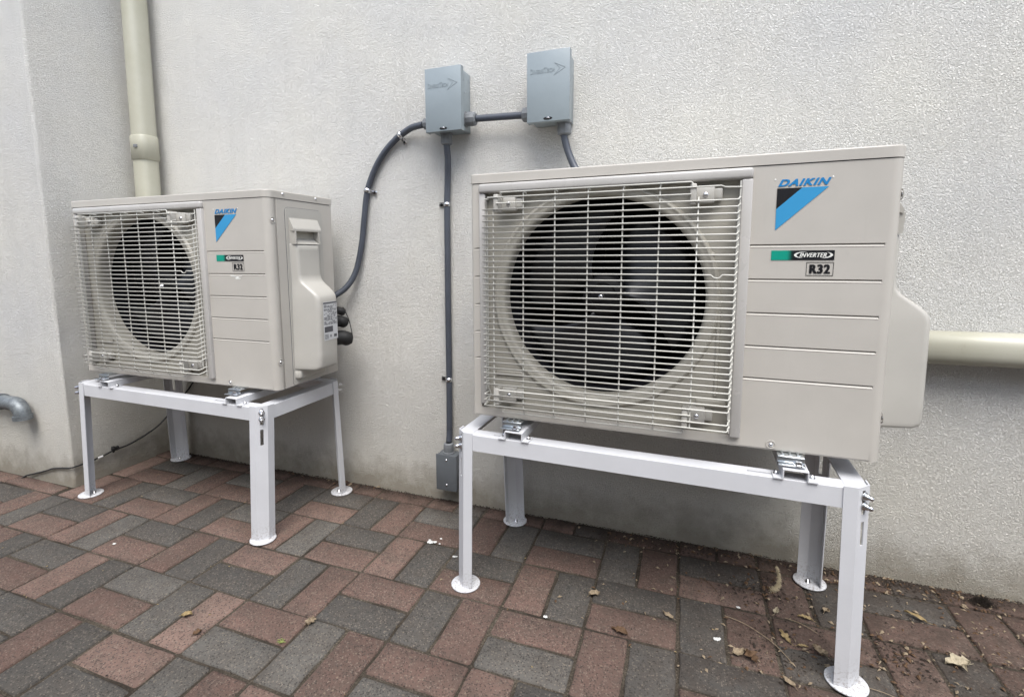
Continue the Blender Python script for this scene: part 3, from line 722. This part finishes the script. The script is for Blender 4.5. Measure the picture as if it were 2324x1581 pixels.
# ------------------------------------------------------------------ stand
WS, DS, HS = .870, .3628, .4152
def make_stand(feet, rails):
    root = empty('equipment_stand')
    T = .0025; FW = .040
    def beamx(y0, s):      # s=+1 front, -1 back ; y0 outer face
        b = MB(); f = lambda t: y0+s*t
        def bx(xa, xb, ta, tb, za, zb_): b.box(xa, xb, min(f(ta), f(tb)), max(f(ta), f(tb)), za, zb_)
        bx(.026, WS-.026, .001, .001+T, .3740, HS-.0012)
        # bend radius
        b.tube([(.026, f(.0024), HS-.0014), (WS-.026, f(.0024), HS-.0014)], .0014, 8)
        bx(.022, WS-.022, .0024, .0165, HS-T, HS); bx(.0412, WS-.0412, .0225, FW, HS-T, HS)
        segs = [(.0412, .095), (.193, .660), (.7780, WS-.0412)]
        for xa, xb in segs: bx(xa, xb, .0165, .0225, HS-T, HS)
        return b
    beamx(0, 1).build('long_beam', M['white'], root); beamx(DS, -1).build('long_beam', M['white'], root)
    for x0, s in ((0, 1), (WS, -1)):
        b = MB(); f = lambda t: x0+s*t
        def bx(ta, tb, ya, yb, za, zb_): b.box(min(f(ta), f(tb)), max(f(ta), f(tb)), ya, yb, za, zb_)
        bx(.001, .001+T, .026, DS-.026, .3740, HS-.0012)
        b.tube([(f(.0024), .026, HS-.0014), (f(.0024), DS-.026, HS-.0014)], .0014, 8)
        # mitred top flange
        poly = [(f(.0024), .022), (f(.022), .0024), (f(.0411), .0024), (f(.0411), DS-.0024), (f(.022), DS-.0024), (f(.0024), DS-.022)]
        b.prism(poly, HS-T-.0003, HS+.0003)
        b.build('short_beam', M['white'], root)
    for (xc, yc, sx, sy), (ox, oy) in zip(((0, 0, 1, 1), (WS, 0, -1, 1), (WS, DS, -1, -1), (0, DS, 1, -1)), feet):
        b = MB(); c1 = .022; fl = .046; zt = HS+.0035; zb0 = .004; t = .0024
        pts = [(fl, -.0015), (c1, -.0015), (-.0015, c1), (-.0015, fl)]
        inn = [(fl, -.0015+t), (c1+t*.42, -.0015+t), (-.0015+t, c1+t*.42), (-.0015+t, fl)]
        def seg(a, b_, ai, bi, za, zb_):
            v = []
            for z in (za, zb_):
                q = 1-z/HS
                for p in (a, b_, bi, ai): v.append((xc+sx*p[0]+ox*q, yc+sy*p[1]+oy*q, z))
            b.add(v, [(0, 1, 2, 3), (7, 6, 5, 4), (0, 4, 5, 1), (1, 5, 6, 2), (2, 6, 7, 3), (3, 7, 4, 0)])
        seg(pts[0], pts[1], inn[0], inn[1], zb0, zt); seg(pts[2], pts[3], inn[2], inn[3], zb0, zt)
        lerp = lambda p, q, u: (p[0]+(q[0]-p[0])*u, p[1]+(q[1]-p[1])*u)
        A, B, Ai, Bi = pts[1], pts[2], inn[1], inn[2]
        seg(A, lerp(A, B, .36), Ai, lerp(Ai, Bi, .36), zb0, zt); seg(lerp(A, B, .64), B, lerp(Ai, Bi, .64), Bi, zb0, zt)
        for za, zb_ in ((zb0, .300), (.348, .362), (.411, zt)):
            seg(lerp(A, B, .36), lerp(A, B, .64), lerp(Ai, Bi, .36), lerp(Ai, Bi, .64), za, zb_)
        leg = b.build('leg', M['white'], root)
        fx, fy = xc+sx*.020+ox, yc+sy*.019+oy
        b = MB(); b.lathe([(.0001, .0012), (.037, .0012), (.0378, .0020), (.0378, .0042), (.0368, .0050), (.0001, .0050)], (fx, fy), axis=2, n=40); b.build('foot_disc', M['white'], leg)
        b = MB(); q0 = (xc+sx*.026+ox, yc+sy*.026+oy)
        b.lathe([(.0001, .014), (.003, .013), (.0035, .009), (.0055, .009), (.0055, .0055), (.007, .0052), (.007, .005)], q0, axis=2, n=8)
        b.build('foot_bolt', M['chrome'], leg)
        # acorn nuts on the chamfer
        for z in (.4000, .3805):
            q = 1-z/HS; nrm = Vector((-sx, -sy, 0)).normalized()
            base = Vector((xc+sx*.0095+ox*q, yc+sy*.0095+oy*q, z))
            pr = [(.0001, .0), (.0085, .0), (.0085, .0014), (.0063, .0014), (.0063, .0070), (.0052, .0078), (.0052, .0105), (.0040, .0140), (.0020, .0160), (.0001, .0165)]
            b = MB(); b.lathe([(r_*1.0, h_) for r_, h_ in pr], (0, 0), axis=2, n=10)
            b.xf(nrm.to_track_quat('Z', 'Y').to_matrix().to_4x4()); b.xf(Matrix.Translation(base)); b.build('acorn_nut', M['chrome'], leg)
    for xr in rails:
        b = MB(); wv = .0225; zt = HS+.0215; za = HS+.0004
        b.box(xr-wv, xr+wv, -.003, DS+.003, zt-.0022, zt, .0008); b.box(xr-wv, xr-wv+.0022, -.003, DS+.003, za, zt-.002); b.box(xr+wv-.0022, xr+wv, -.003, DS+.003, za, zt-.002)
        for s in (-1, 1):
            xa, xb = sorted((xr+s*wv, xr+s*(wv+.016)))
            b.box(xa, xb, -.003, .030, za, za+.0022)
        rl = b.build('cross_rail', M['white'], root)
        for s in (-1, 1):
            b = MB(); b.lathe([(.0001, za+.0085), (.004, za+.008), (.0045, za+.0026), (.0065, za+.0024)], (xr+s*(wv+.009), .0195), axis=2, n=6); b.build('rail_bolt', M['chrome'], rl)
    return root
s2 = make_stand([(-.0041, -.0072), (.0092, -.0004), (.0029, .0084), (.0099, .0126)], (.1545, .7440))
s2.location = (-.0329, -.414, 0); s2.rotation_euler = (0, 0, -.0321)
tag(s2, 'white steel stand on four round feet under the nearer air conditioner', 'stand', 'white steel air conditioner stands')
s1 = make_stand([(-.004, -.0151), (-.0096, -.016), (.0154, .0006), (.0003, .0067)], (.1660, .7530))
s1.location = (-1.5253, -.4074, 0); s1.rotation_euler = (0, 0, -.0176)
tag(s1, 'white steel stand with bolted front corner under the farther air conditioner', 'stand', 'white steel air conditioner stands')

# ------------------------------------------------------------------ wall boxes
def make_box(x0, x1, z0, z1):
    root = empty('disconnect_box', ((x0+x1)/2, 0, z0)); cx = (x0+x1)/2
    w_, h_ = (x1-x0)/2, z1-z0
    b = MB(); b.box(-w_+.006, w_-.007, -.080, -.001, .006, h_-.004, .002); body = b.build('box_body', M['boxgrey'], root)
    b = MB()
    b.box(-w_, w_, -.0900, -.0875, 0, h_, .001); b.box(-w_, -w_+.0022, -.0880, -.062, 0, h_-.0); b.box(w_-.0022, w_, -.0880, -.070, 0, h_)
    b.box(-w_+.002, w_-.002, -.0880, -.064, h_-.0022, h_); b.box(-w_+.002, w_-.002, -.0880, -.072, 0, .0022)
    lid = b.build('hinged_cover', M['boxgrey'], root)
    tx0, tx1 = -w_+.010, w_*.30; L_ = tx1-tx0
    for word, fa, fb, hz in (('D', 0, .12, .765), ('IVERSI', .135, .56, .745), ('T', .565, .69, .765), ('ECH', .695, 1, .745)):
        place_text('cover_lettering', word, M['boxgrey'], lid, (tx0+L_*fa, tx0+L_*fb, h_*.690, h_*hz), -.0900, 0, .0002, 1.1, .0008)
    b = MB()
    A = [(.22, .82), (.86, .755), (.20, .62)]
    pts = [(w_*a, -.0902, h_*z) for a, z in ((.30, .815), (.80, .735), (.26, .640))]
    b.tube(pts[:2], .0006, 6); b.tube(pts[1:], .0006, 6); b.tube([(w_*.30, -.0902, h_*.815), (w_*.56, -.0902, h_*.735), (w_*.26, -.0902, h_*.640)], .0005, 6)
    b.build('cover_arrow', M['boxgrey'], lid)
    b = MB(); 
    pr = [(-.014+.006*0, 0)]
    b.prism([(-.0135, .008), (-.009, .0115), (.009, .0115), (.0135, .008), (.009, .0045), (-.009, .0045)], -.0906, -.0900, axis=1); hp = b.build('hasp_slot', M['black'], lid)
    b = MB(); b.tube([(-.004, -.0905, .008), (-.003, -.0935, .0095), (.003, -.0935, .0095), (.005, -.0905, .008)], .0013, 6); b.build('hasp_staple', M['chrome'], hp)
    for zz in (.045, .120):
        b = MB(); b.lathe([(.0001, w_-.0062), (.004, w_-.0066), (.0045, w_-.0072)], (-.045, zz), axis=0, n=12); b.build('knockout', M['boxgrey'], body)
    b = MB(); b.box(w_-.008, w_-.0062, -.060, -.050, h_-.032, h_-.010, .0006); b.build('side_tab', M['boxgrey'], body)
    return root
b1 = make_box(-.2690, -.1490, 1.2345, 1.4205); tag(b1, 'grey metal disconnect box on wall with three conduits entering it', 'disconnect box', 'grey disconnect boxes on the wall')
b2 = make_box(.0560, .1790, 1.2325, 1.4225); tag(b2, 'grey metal disconnect box higher in view, directly above nearer air conditioner', 'disconnect box', 'grey disconnect boxes on the wall')

# ------------------------------------------------------------------ conduits
def conduit(path, label, ends=(), straps=(), r=.0102):
    P = smooth_path(path, .0028)
    root = empty('electrical_conduit', P[0])
    off = -Vector(P[0])
    b = MB(); rf = [r*(1+(.055 if i % 2 else -.03)) for i in range(len(P))]
    b.tube([p+off for p in P], r, 12, rf=rf); b.build('conduit_hose', M['conduit'], root)
    for (p, d, rr_) in ends:
        d = Vector(d).normalized(); b = MB()
        b.lathe([(.0105, -.002), (.0205*rr_, -.002), (.0205*rr_, .004), (.0165*rr_, .005), (.0175*rr_, .008), (.0185*rr_, .022), (.0175*rr_, .033), (.0135*rr_, .036), (.0108, .0365)], (0, 0), axis=2, n=10, smooth=False)
        b.xf(d.to_track_quat('Z', 'Y').to_matrix().to_4x4()); b.xf(Matrix.Translation(Vector(p)+off)); b.build('conduit_coupling', M['fitting'], root)
    for (i_, side) in straps:
        k_ = min(range(len(P)), key=lambda q: (P[q]-Vector(i_)).length); p = P[k_]; t = (P[k_+1]-P[k_-1]).normalized()
        sd_ = t.cross(Vector((0, -1, 0))).normalized()*side
        b = MB(); vs = []
        ring = []
        for a in range(0, 181, 20):
            aa = math.radians(a); ring.append(p+sd_*(-(r+.0015)*math.cos(aa))+Vector((0, -1, 0))*((r+.0018)*math.sin(aa)))
        ring = ring+[p+sd_*(r+.002)+Vector((0, r*.85, 0)), p+sd_*(r+.022)+Vector((0, r*.85, 0))]
        for q in ring: vs += [q+off+t*.0065, q+off-t*.0065]
        b.add(vs, [(2*i, 2*i+1, 2*i+3, 2*i+2) for i in range(len(ring)-1)], True)
        o = b.build('conduit_strap', M['chrome'], root, fix=False); md = o.modifiers.new('t', 'SOLIDIFY'); md.thickness = .0014
        c_ = p+sd_*(r+.014)+Vector((0, r*.85-.001, 0))+off
        b = MB(); b.lathe([(.0001, -.0035), (.003, -.003), (.0048, 0)], (0, 0), axis=1, n=10); b.xf(Matrix.Translation(c_)); b.build('strap_screw', M['black'], o)
    return root
c1 = conduit([(-.305, -.040, 1.2735), (-.335, -.034, 1.2720), (-.3644, -.025, 1.2680), (-.4198, -.016, 1.2430), (-.4703, -.014, 1.2010), (-.508, -.014, 1.1500), (-.540, -.014, 1.0800), (-.5560, -.014, .9948), (-.5705, -.015, .9017), (-.5935, -.022, .8069), (-.622, -.045, .7480), (-.662, -.080, .7140), (-.69, -.12, .700)],
             '', [((-.2640, -.042, 1.2735), (-1, 0, 0), 1.0)], [((-.400, -.016, 1.254), -1), ((-.537, -.014, 1.083), -1)])
tag(c1, 'dark grey flexible conduit curving down from box to farther air conditioner', 'conduit', 'grey flexible conduits on the wall')
c2 = conduit([(-.2225, -.040, 1.215), (-.2225, -.038, 1.19), (-.2240, -.030, 1.1574), (-.2330, -.016, 1.0950), (-.2370, -.014, 1.0194), (-.2385, -.014, .8678), (-.2400, -.014, .6397), (-.2410, -.014, .42), (-.2400, -.020, .27), (-.2400, -.026, .225)],
             '', [((-.2225, -.040, 1.2400), (0, 0, -1), 1.0), ((-.2400, -.028, .186), (0, 0, 1), 1.0)], [((-.2370, -.014, 1.024), 1), ((-.2410, -.014, .44), 1)])
tag(c2, 'long straight dark grey conduit running down wall between the air conditioners', 'conduit', 'grey flexible conduits on the wall')
c3 = conduit([(-.120, -.040, 1.2745), (-.05, -.039, 1.2725), (.028, -.040, 1.2700)], '', [((-.1570, -.040, 1.2750), (1, 0, -.02), 1.15), ((.0640, -.040, 1.2690), (-1, 0, .02), 1.15)])
tag(c3, 'short horizontal grey conduit joining the two grey wall boxes', 'conduit', 'grey flexible conduits on the wall')
c4 = conduit([(.1540, -.040, 1.205), (.1555, -.040, 1.19), (.1660, -.040, 1.1550), (.1850, -.045, 1.1120), (.210, -.055, 1.07), (.235, -.07, 1.00), (.245, -.075, .92)], '', [((.1540, -.040, 1.2380), (0, 0, -1), 1.15)])
tag(c4, 'short grey conduit dropping from right box behind nearer air conditioner', 'conduit', 'grey flexible conduits on the wall')

# junction box at the foot
jb = empty('junction_box', (-.240, 0, .0615)); tag(jb, 'small dark grey junction box low on wall at bottom of long conduit', 'junction box')
b = MB(); b.box(-.036, .036, -.048, -.001, 0, .1235, .003); b.build('box_body', M['boxdark'], jb)
b = MB(); b.box(-.0385, .0385, -.0515, -.0485, -.0015, .1250, .0012); cv = b.build('cover_plate', M['boxdark'], jb)
for zz in (.018, .106):
    b = MB(); b.lathe([(.0001, -.0535), (.003, -.0532), (.0042, -.0515)], (0, zz), n=10); b.build('cover_screw', M['chrome'], cv)

# ------------------------------------------------------------------ drain pipes
dp = empty('downspout', (-1.5460, -.066, .62)); tag(dp, 'cream plastic downspout running down the wall corner behind farther air conditioner', 'downspout')
b = MB(); b.tube([(.012, 0, 2.6), (.012, 0, 1.2), (.002, 0, .50), (0, 0, .12), (0, .02, .03), (0, .068, -.02)], .0385, 32)
def squircle(mb, k_=4.0):
    for i, v in enumerate(mb.v):
        if v[2] > .10: 
            x, y = v[0]-.004, v[1]; r = math.hypot(x, y)
            if r > 1e-6:
                a = math.atan2(y, x); q = (abs(math.cos(a))**k_+abs(math.sin(a))**k_)**(-1/k_); mb.v[i] = (v[0]+x*(q-1)*.75, y*(1+(q-1)*.75), v[2])
squircle(b)
b.build('pipe', M['cream'], dp)
b = MB(); b.lathe([(.0385, .622), (.0425, .623), (.0425, .713), (.0415, .715), (.0385, .7155)], (.0045, 0), axis=2, n=32); squircle(b); cl = b.build('pipe_coupling', M['cream'], dp)
b = MB(); b.box(.006, .022, -.0480, -.040, .665, .677, .001); b.build('coupling_latch', M['fitting'], cl)
hp = empty('drain_pipe', (.95, -.045, .632)); tag(hp, 'horizontal cream drain pipe with grime along wall right of nearer air conditioner', 'drain pipe')
b = MB()
rp = [( .040*math.copysign(abs(math.cos(a))**.75, math.cos(a)), .0395*math.copysign(abs(math.sin(a))**.75, math.sin(a))) for a in [i*2*math.pi/32 for i in range(32)]]
n = 32; vs = []
for x_, z_ in ((-.05, .0), (.3, .002), (2.4, .006)): vs += [(x_, y_, z_+q_) for y_, q_ in rp]
b.add(vs, [(j*n+i, j*n+(i+1) % n, (j+1)*n+(i+1) % n, (j+1)*n+i) for j in range(2) for i in range(n)]+[list(range(n))], True); b.build('pipe', M['cream'], hp)
ep = empty('elbow_pipe', (-1.90, -.425, .312)); tag(ep, 'grey galvanised pipe elbow turned downwards on left pier of wall', 'pipe')
b = MB(); b.tube([(-1.2, 0, .004), (-.045, 0, .0)], .0205, 18); b.build('pipe', M['galv'], ep)
el = [(-.060, 0, 0), (-.02, 0, 0)]+[(.035+.042*math.sin(math.radians(a)), 0, -.042+.042*math.cos(math.radians(a))) for a in range(0, 91, 15)]+[(.077, 0, -.050)]
b = MB(); b.tube(smooth_path(el, .006), .0265, 20)
b.tube([(-.062, 0, 0), (-.040, 0, 0)], .0310, 20); b.tube([(.077, 0, -.040), (.077, 0, -.056)], .0305, 20); b.build('pipe_elbow', M['galv'], ep)
b = MB(); b.tube([(.077, 0, -.0562), (.077, 0, -.0566)], .021, 16); b.build('pipe_bore', M['cavity'], ep)

# ------------------------------------------------------------------ black cable on the wall corner
cb_pts = [(-1.915, -.410, -.002), (-1.900, -.398, .010), (-1.865, -.393, .020), (-1.806, -.392, .037), (-1.74, -.392, .059), (-1.6927, -.392, .0683), (-1.640, -.394, .077), (-1.629, -.370, .0775), (-1.630, -.2913, .0797), (-1.630, -.2361, .0884), (-1.630, -.1653, .093), (-1.630, -.0662, .1224), (-1.629, -.010, .158), (-1.61, -.006, .178), (-1.560, -.006, .225), (-1.4979, -.006, .2832), (-1.4603, -.006, .3221), (-1.35, -.008, .45), (-1.28, -.02, .60)]
ca = empty('black_cable', cb_pts[0]); tag(ca, 'thin black cable with knot sagging around wall corner to the paving', 'cable')
P = smooth_path(cb_pts, .01); o0 = Vector(cb_pts[0])
P = [p+Vector((0, 0, .0015*noise.noise(p*40)))-o0 for p in P]
b = MB(); b.tube(P, .0032, 8); b.build('cable_cord', M['rubber'], ca)
b = MB()
kc = Vector((-1.627, -.2361, .0890))-o0
b.tube([kc+Vector((.002+.003*math.sin(t*3), .012*math.cos(t), .007*math.sin(t*2)+.001*t)) for t in [i*.5 for i in range(26)]], .0030, 7); b.build('cable_knot', M['rubber'], ca)
b = MB(); b.tube([Vector(p)-o0 for p in ((-1.629, -.300, .0793), (-1.629, -.282, .0808))], .0044, 8); b.build('tape_wrap', M['tape'], ca)

# black insulated line ends behind the far unit
rl = empty('refrigerant_line', (-.555, -.165, .60)); tag(rl, 'black taped refrigerant lines bulging from behind farther air conditioner hood', 'pipe')
for (z0, r_, x_) in ((.150-.07, .013, -.012), (.045, .019, -.008), (-.010, .024, .002)):
    b = MB(); pts = [(-.03, -.02, z0), (x_-.012, .010, z0), (x_-.004, .018, z0-.003), (x_-.003, .026, z0-.006)]
    b.tube(smooth_path(pts, .006), r_, 14, rf=None); b.build('insulated_line', M['rubber'], rl)
b = MB(); b.tube(smooth_path([(-.008, .02, .09), (.008, .026, .05), (.018, .028, .0), (.016, .026, -.03), (.0, .02, -.035)], .006), .0016, 6); b.build('cable_tie', M['rubber'], rl)

# ------------------------------------------------------------------ leaves and litter
def leaf_mb(L, Wd, seed, curl=.25, lobes=0):
    rnd = random.Random(seed); b = MB(); n = 9; vs = []
    for i in range(n+1):
        t = i/n; w_ = Wd*math.sin(math.pi*t**.8)**.8*(1+(.35*math.sin(t*lobes*math.pi*2) if lobes else 0))
        for s in (-1, -.5, 0, .5, 1):
            ww = w_*.5*s*(1+rnd.uniform(-.38, .30)*abs(s))
            z = .0012+abs(s)*Wd*curl*(.5+.5*rnd.random())+L*.12*math.sin(t*3+seed)*.5+rnd.uniform(0, .0008)
            vs.append(((t-.5)*L, ww, max(.0009, z)))
    b.add(vs, [(i*5+j, i*5+j+1, (i+1)*5+j+1, (i+1)*5+j) for i in range(n) for j in range(4)], False)
    b.tube([(-.5*L, 0, .002), (-.72*L, rnd.uniform(-.1, .1)*L, .0015)], .0005, 5)
    return b
LV = [('tan', .3083, -.332, .026, .016, 0.6, 'curled tan leaf upright beside brick joint near middle of right stand'),
      ('tan', .4855, -.3464, .024, .010, 2.6, 'thin pale tan leaf between near stand legs on red brick edge'),
      ('brown', .3823, -.4403, .032, .015, 2.9, 'dark brown folded leaf lying on joint below near stand'),
      ('tan', .6316, -.414, .027, .015, .5, 'pale crinkled leaf left of the pair near front right leg'),
      ('brown', .6540, -.4190, .030, .018, 2.2, 'brown lobed leaf, darker one of the pair near front right leg'),
      ('pale', .7290, -.2440, .022, .012, 1.2, 'small pale leaf below the beige feather'),
      ('gold', .7893, -.2476, .026, .009, 3.0, 'narrow yellow leaf just left of near stand leg'),
      ('tan', .7961, -.3514, .027, .017, 2.4, 'tan leaf standing on edge left of the front right leg'),
      ('gold', .7650, -.3480, .018, .007, 0.1, 'small orange leaf beside the tan upright leaf'),
      ('pale', 1.0577, -.2913, .040, .024, 3.4, 'largest pale lobed leaf lying at far right'),
      ('gold', 1.0348, -.1545, .036, .011, 2.5, 'slim golden leaf on grey brick right of stand'),
      ('tan', .7187, -.4636, .024, .010, 2.3, 'pointed leaf beside the front right foot disc at bottom'),
      ('gold', -.6023, -.7393, .022, .014, .4, 'small orange leaf in two pieces on red brick at left'),
      ('tan', -.3053, -.6559, .024, .018, 1.9, 'triangular orange tan leaf alone at joint in the centre foreground'),
      ('gold', .7330, -.3300, .030, .010, 2.1, 'curved golden leaf scrap between the lobed and upright leaves'),
      ('tan', .8416, -.2028, .020, .012, 1., 'small tan leaf beside back right foot disc'),
      ('brown', -.5272, -.7733, .015, .011, 1., 'tiny rolled dark brown leaf in joint at left foreground')]
for i, (m_, x, y, L, Wd, rz, lb) in enumerate(LV):
    o = leaf_mb(L*1.2, Wd*1.25, i*3+1, .45, 2.5 if 'lobed' in lb else 0).build('fallen_leaf', M['leaf_'+m_], loc=(x, y, .0008), rot=(random.uniform(-.08, .08), random.uniform(-.08, .08), rz), fix=False)
    md = o.modifiers.new('t', 'SOLIDIFY'); md.thickness = .0004
    tag(o, lb, 'leaf', 'fallen leaves on the paving')
# twigs
for (pts, lb) in (([(.612, -.302, .003), (.655, -.318, .004), (.700, -.352, .003), (.722, -.385, .004), (.735, -.410, .003)], 'long thin straw coloured twig arching over bricks near right leg'),
                  ([(.745, -.262, .003), (.775, -.272, .004), (.805, -.292, .003)], 'short forked twig behind the front right leg'),
                  ([(.560, -.170, .003), (.585, -.19, .004), (.60, -.215, .003)], 'dark short twig on grey brick under near air conditioner'),
                  ([(.860, -.425, .003), (.89, -.43, .004), (.93, -.445, .003), (.96, -.455, .003)], 'yellow stalk running out from the front right foot disc')):
    o0 = Vector(pts[0]); b = MB(); P = smooth_path([Vector(p)-o0 for p in pts], .006); b.tube(P, .0008, 6)
    o = b.build('twig', M['leaf_brown'] if 'dark' in lb else M['leaf_tan'], loc=o0); tag(o, lb, 'twig', 'twigs on the paving')
# sprig
b = MB()
for a in range(7):
    an = a*.9; b.tube([(0, 0, .002), (.005*math.cos(an), .006*math.sin(an), .006), (.010*math.cos(an+.5), .009*math.sin(an+.4), .003+.001*a)], .0009, 5)
tag(b.build('green_sprig', M['green'], loc=(-.3246, -.7294, 0)), 'small bright green sprig growing in joint in front', 'plant')
# beige feather and black tuft
b = MB(); rf_ = random.Random(4)
spine = smooth_path([(-.012, -.018, .004), (-.002, -.012, .006), (.008, .002, .012), (.010, .018, .028), (.005, .026, .044)], .0006)
for i, p in enumerate(spine):
    t = i/len(spine)
    for q in range(5):
        wd = .011*(1-.55*t); d = Vector((rf_.gauss(0, 1), rf_.gauss(0, .8), rf_.gauss(.1, .5))).normalized()*wd*rf_.uniform(.5, 1)
        if p.z+d.z < .001: d.z = .001-p.z
        b.tube([p, p+d*.6, p+d+Vector((0, .001, -.001))], .00032, 3, cap=False)
tag(b.build('downy_feather', M['feather'], loc=(.7420, -.1480, .001)), 'fluffy beige feather between bricks and back right foot', 'feather')
b = MB()
for i in range(520):
    a = rf_.uniform(0, 6.28); r_ = abs(rf_.gauss(0, .014)); h_ = rf_.uniform(.003, .026)*math.exp(-r_*r_/.0006)
    c0 = Vector((r_*math.cos(a)+.006*math.sin(i), r_*.7*math.sin(a), .0)); d = Vector((rf_.gauss(0, .006), rf_.gauss(0, .005), h_))
    b.tube([c0, c0+d*.5+Vector((rf_.gauss(0, .002), 0, 0)), c0+d], .00045, 3, cap=False)
tag(b.build('dead_moss_tuft', M['soil'], loc=(1.205, -.045, .0)), 'black fuzzy tuft of dead moss at wall foot, far right', 'tuft')
# white paint drops
def blob_mb(spots, seed):
    rn = random.Random(seed); b = MB()
    for x, y, r_ in spots:
        n = 14; b.add([(x, y, .0024)]+[(x+r_*rn.uniform(.55, 1.25)*math.cos(i*2*math.pi/n), y+r_*rn.uniform(.5, 1.1)*math.sin(i*2*math.pi/n), .0012) for i in range(n)], [(0, 1+i, 1+(i+1) % n) for i in range(n)], True)
    return b
for (x, y, sp, lb) in ((-.194, -.262, [(0, 0, .010), (.012, .006, .006), (-.008, .010, .005), (.022, .028, .004), (.030, .002, .004)], 'white plaster splashes on dark brick left of near stand'),
                       (-.0955, -.3038, [(0, 0, .0055), (.006, .003, .003)], 'small white plaster drop beside near stand left leg'),
                       (.5899, -.387, [(0, 0, .007), (.005, .004, .004)], 'white dropping on grey brick below near air conditioner'),
                       (.6464, -.2581, [(0, 0, .005)], 'round white chip behind the pale leaves under near unit'),
                       (.2114, -.4492, [(0, 0, .0055)], 'pale seed at joint corner right of near stand left foot'),
                       (-1.0908, -.5922, [(0, 0, .0055)], 'white pebble on red brick in front of the farther stand')):
    o = blob_mb(sp, 3).build('white_splash', M['splash'], loc=(x, y, .0005), fix=False); tag(o, lb, 'splash', 'white marks on the paving')
# crumbs: soil and leaf fragments nobody could count
def litter(n, region, size, mat, name, seed, joint=0.0):
    rn = random.Random(seed); b = MB(); k_ = 0
    while k_ < n:
        x, y, dens = region(rn)
        if rn.random() < joint:   # snap to a joint line
            if rn.random() < .5: y = PY0+BY*.5*round((y-PY0)/(BY*.5))+rn.gauss(0, .0025)
            else: x = PX0+BX*.5*round((x-PX0)/(BX*.5))+rn.gauss(0, .0025)
        if y > -.002: y = -.004
        if x < PXE and y > -.39: continue
        k_ += 1
        s_ = size*rn.uniform(.4, 1.5); a = rn.uniform(0, 6.28); z_ = rn.uniform(.0002, .0015); el_ = rn.uniform(.3, 1)
        ca_, sa_ = math.cos(a), math.sin(a)
        q = [(s_, 0, 0), (0, s_*el_*.6, s_*.25), (-s_*.8, s_*.1, 0), (0, -s_*el_*.5, s_*.1), (0, 0, s_*.55)]
        b.add([(x+ca_*u-sa_*v, y+sa_*u+ca_*v, z_+w_) for u, v, w_ in q], [(0, 1, 4), (1, 2, 4), (2, 3, 4), (3, 0, 4)])
    tag(b.build(name, mat, fix=False), kind='stuff')
def rg_wall(rn):
    x = rn.uniform(-1.6, 1.6); return x, -abs(rn.gauss(0, .016))-.002, 1
def rg_right(rn):
    x = 1.3-abs(rn.gauss(0, .42)); return x, -rn.random()**1.3*.5, 1
def rg_all(rn): return rn.uniform(-2.1, 1.2), rn.uniform(-1., 0), 1
litter(3200, rg_wall, .0030, M['soil'], 'soil_crumbs', 1)
def rg_clump(rn):
    cx, cy, sx_, sy_ = rn.choice([(1.02, -.025, .05, .015), (.90, -.03, .06, .012), (1.15, -.03, .07, .016), (.62, -.03, .12, .012), (.96, -.30, .03, .03), (.70, -.17, .05, .03), (.72, -.36, .05, .05), (.42, -.05, .1, .012), (-.75, -.02, .12, .010)])
    return rn.gauss(cx, sx_), min(-.003, rn.gauss(cy, sy_)), 1
litter(1300, rg_clump, .0042, M['soil'], 'soil_crumbs', 11)
litter(130, rg_clump, .0075, M['leaf_brown'], 'leaf_fragments', 12)
litter(90, rg_clump, .0068, M['leaf_tan'], 'leaf_fragments', 13)
litter(1500, rg_right, .0024, M['soil'], 'soil_crumbs', 2, .75)
litter(330, rg_right, .0056, M['leaf_tan'], 'leaf_fragments', 3, .35)
litter(380, rg_right, .0052, M['leaf_brown'], 'leaf_fragments', 4, .5)
litter(110, rg_all, .0030, M['leaf_gold'], 'leaf_fragments', 5, .7)
litter(900, rg_all, .0022, M['soil'], 'soil_crumbs', 6, .95)
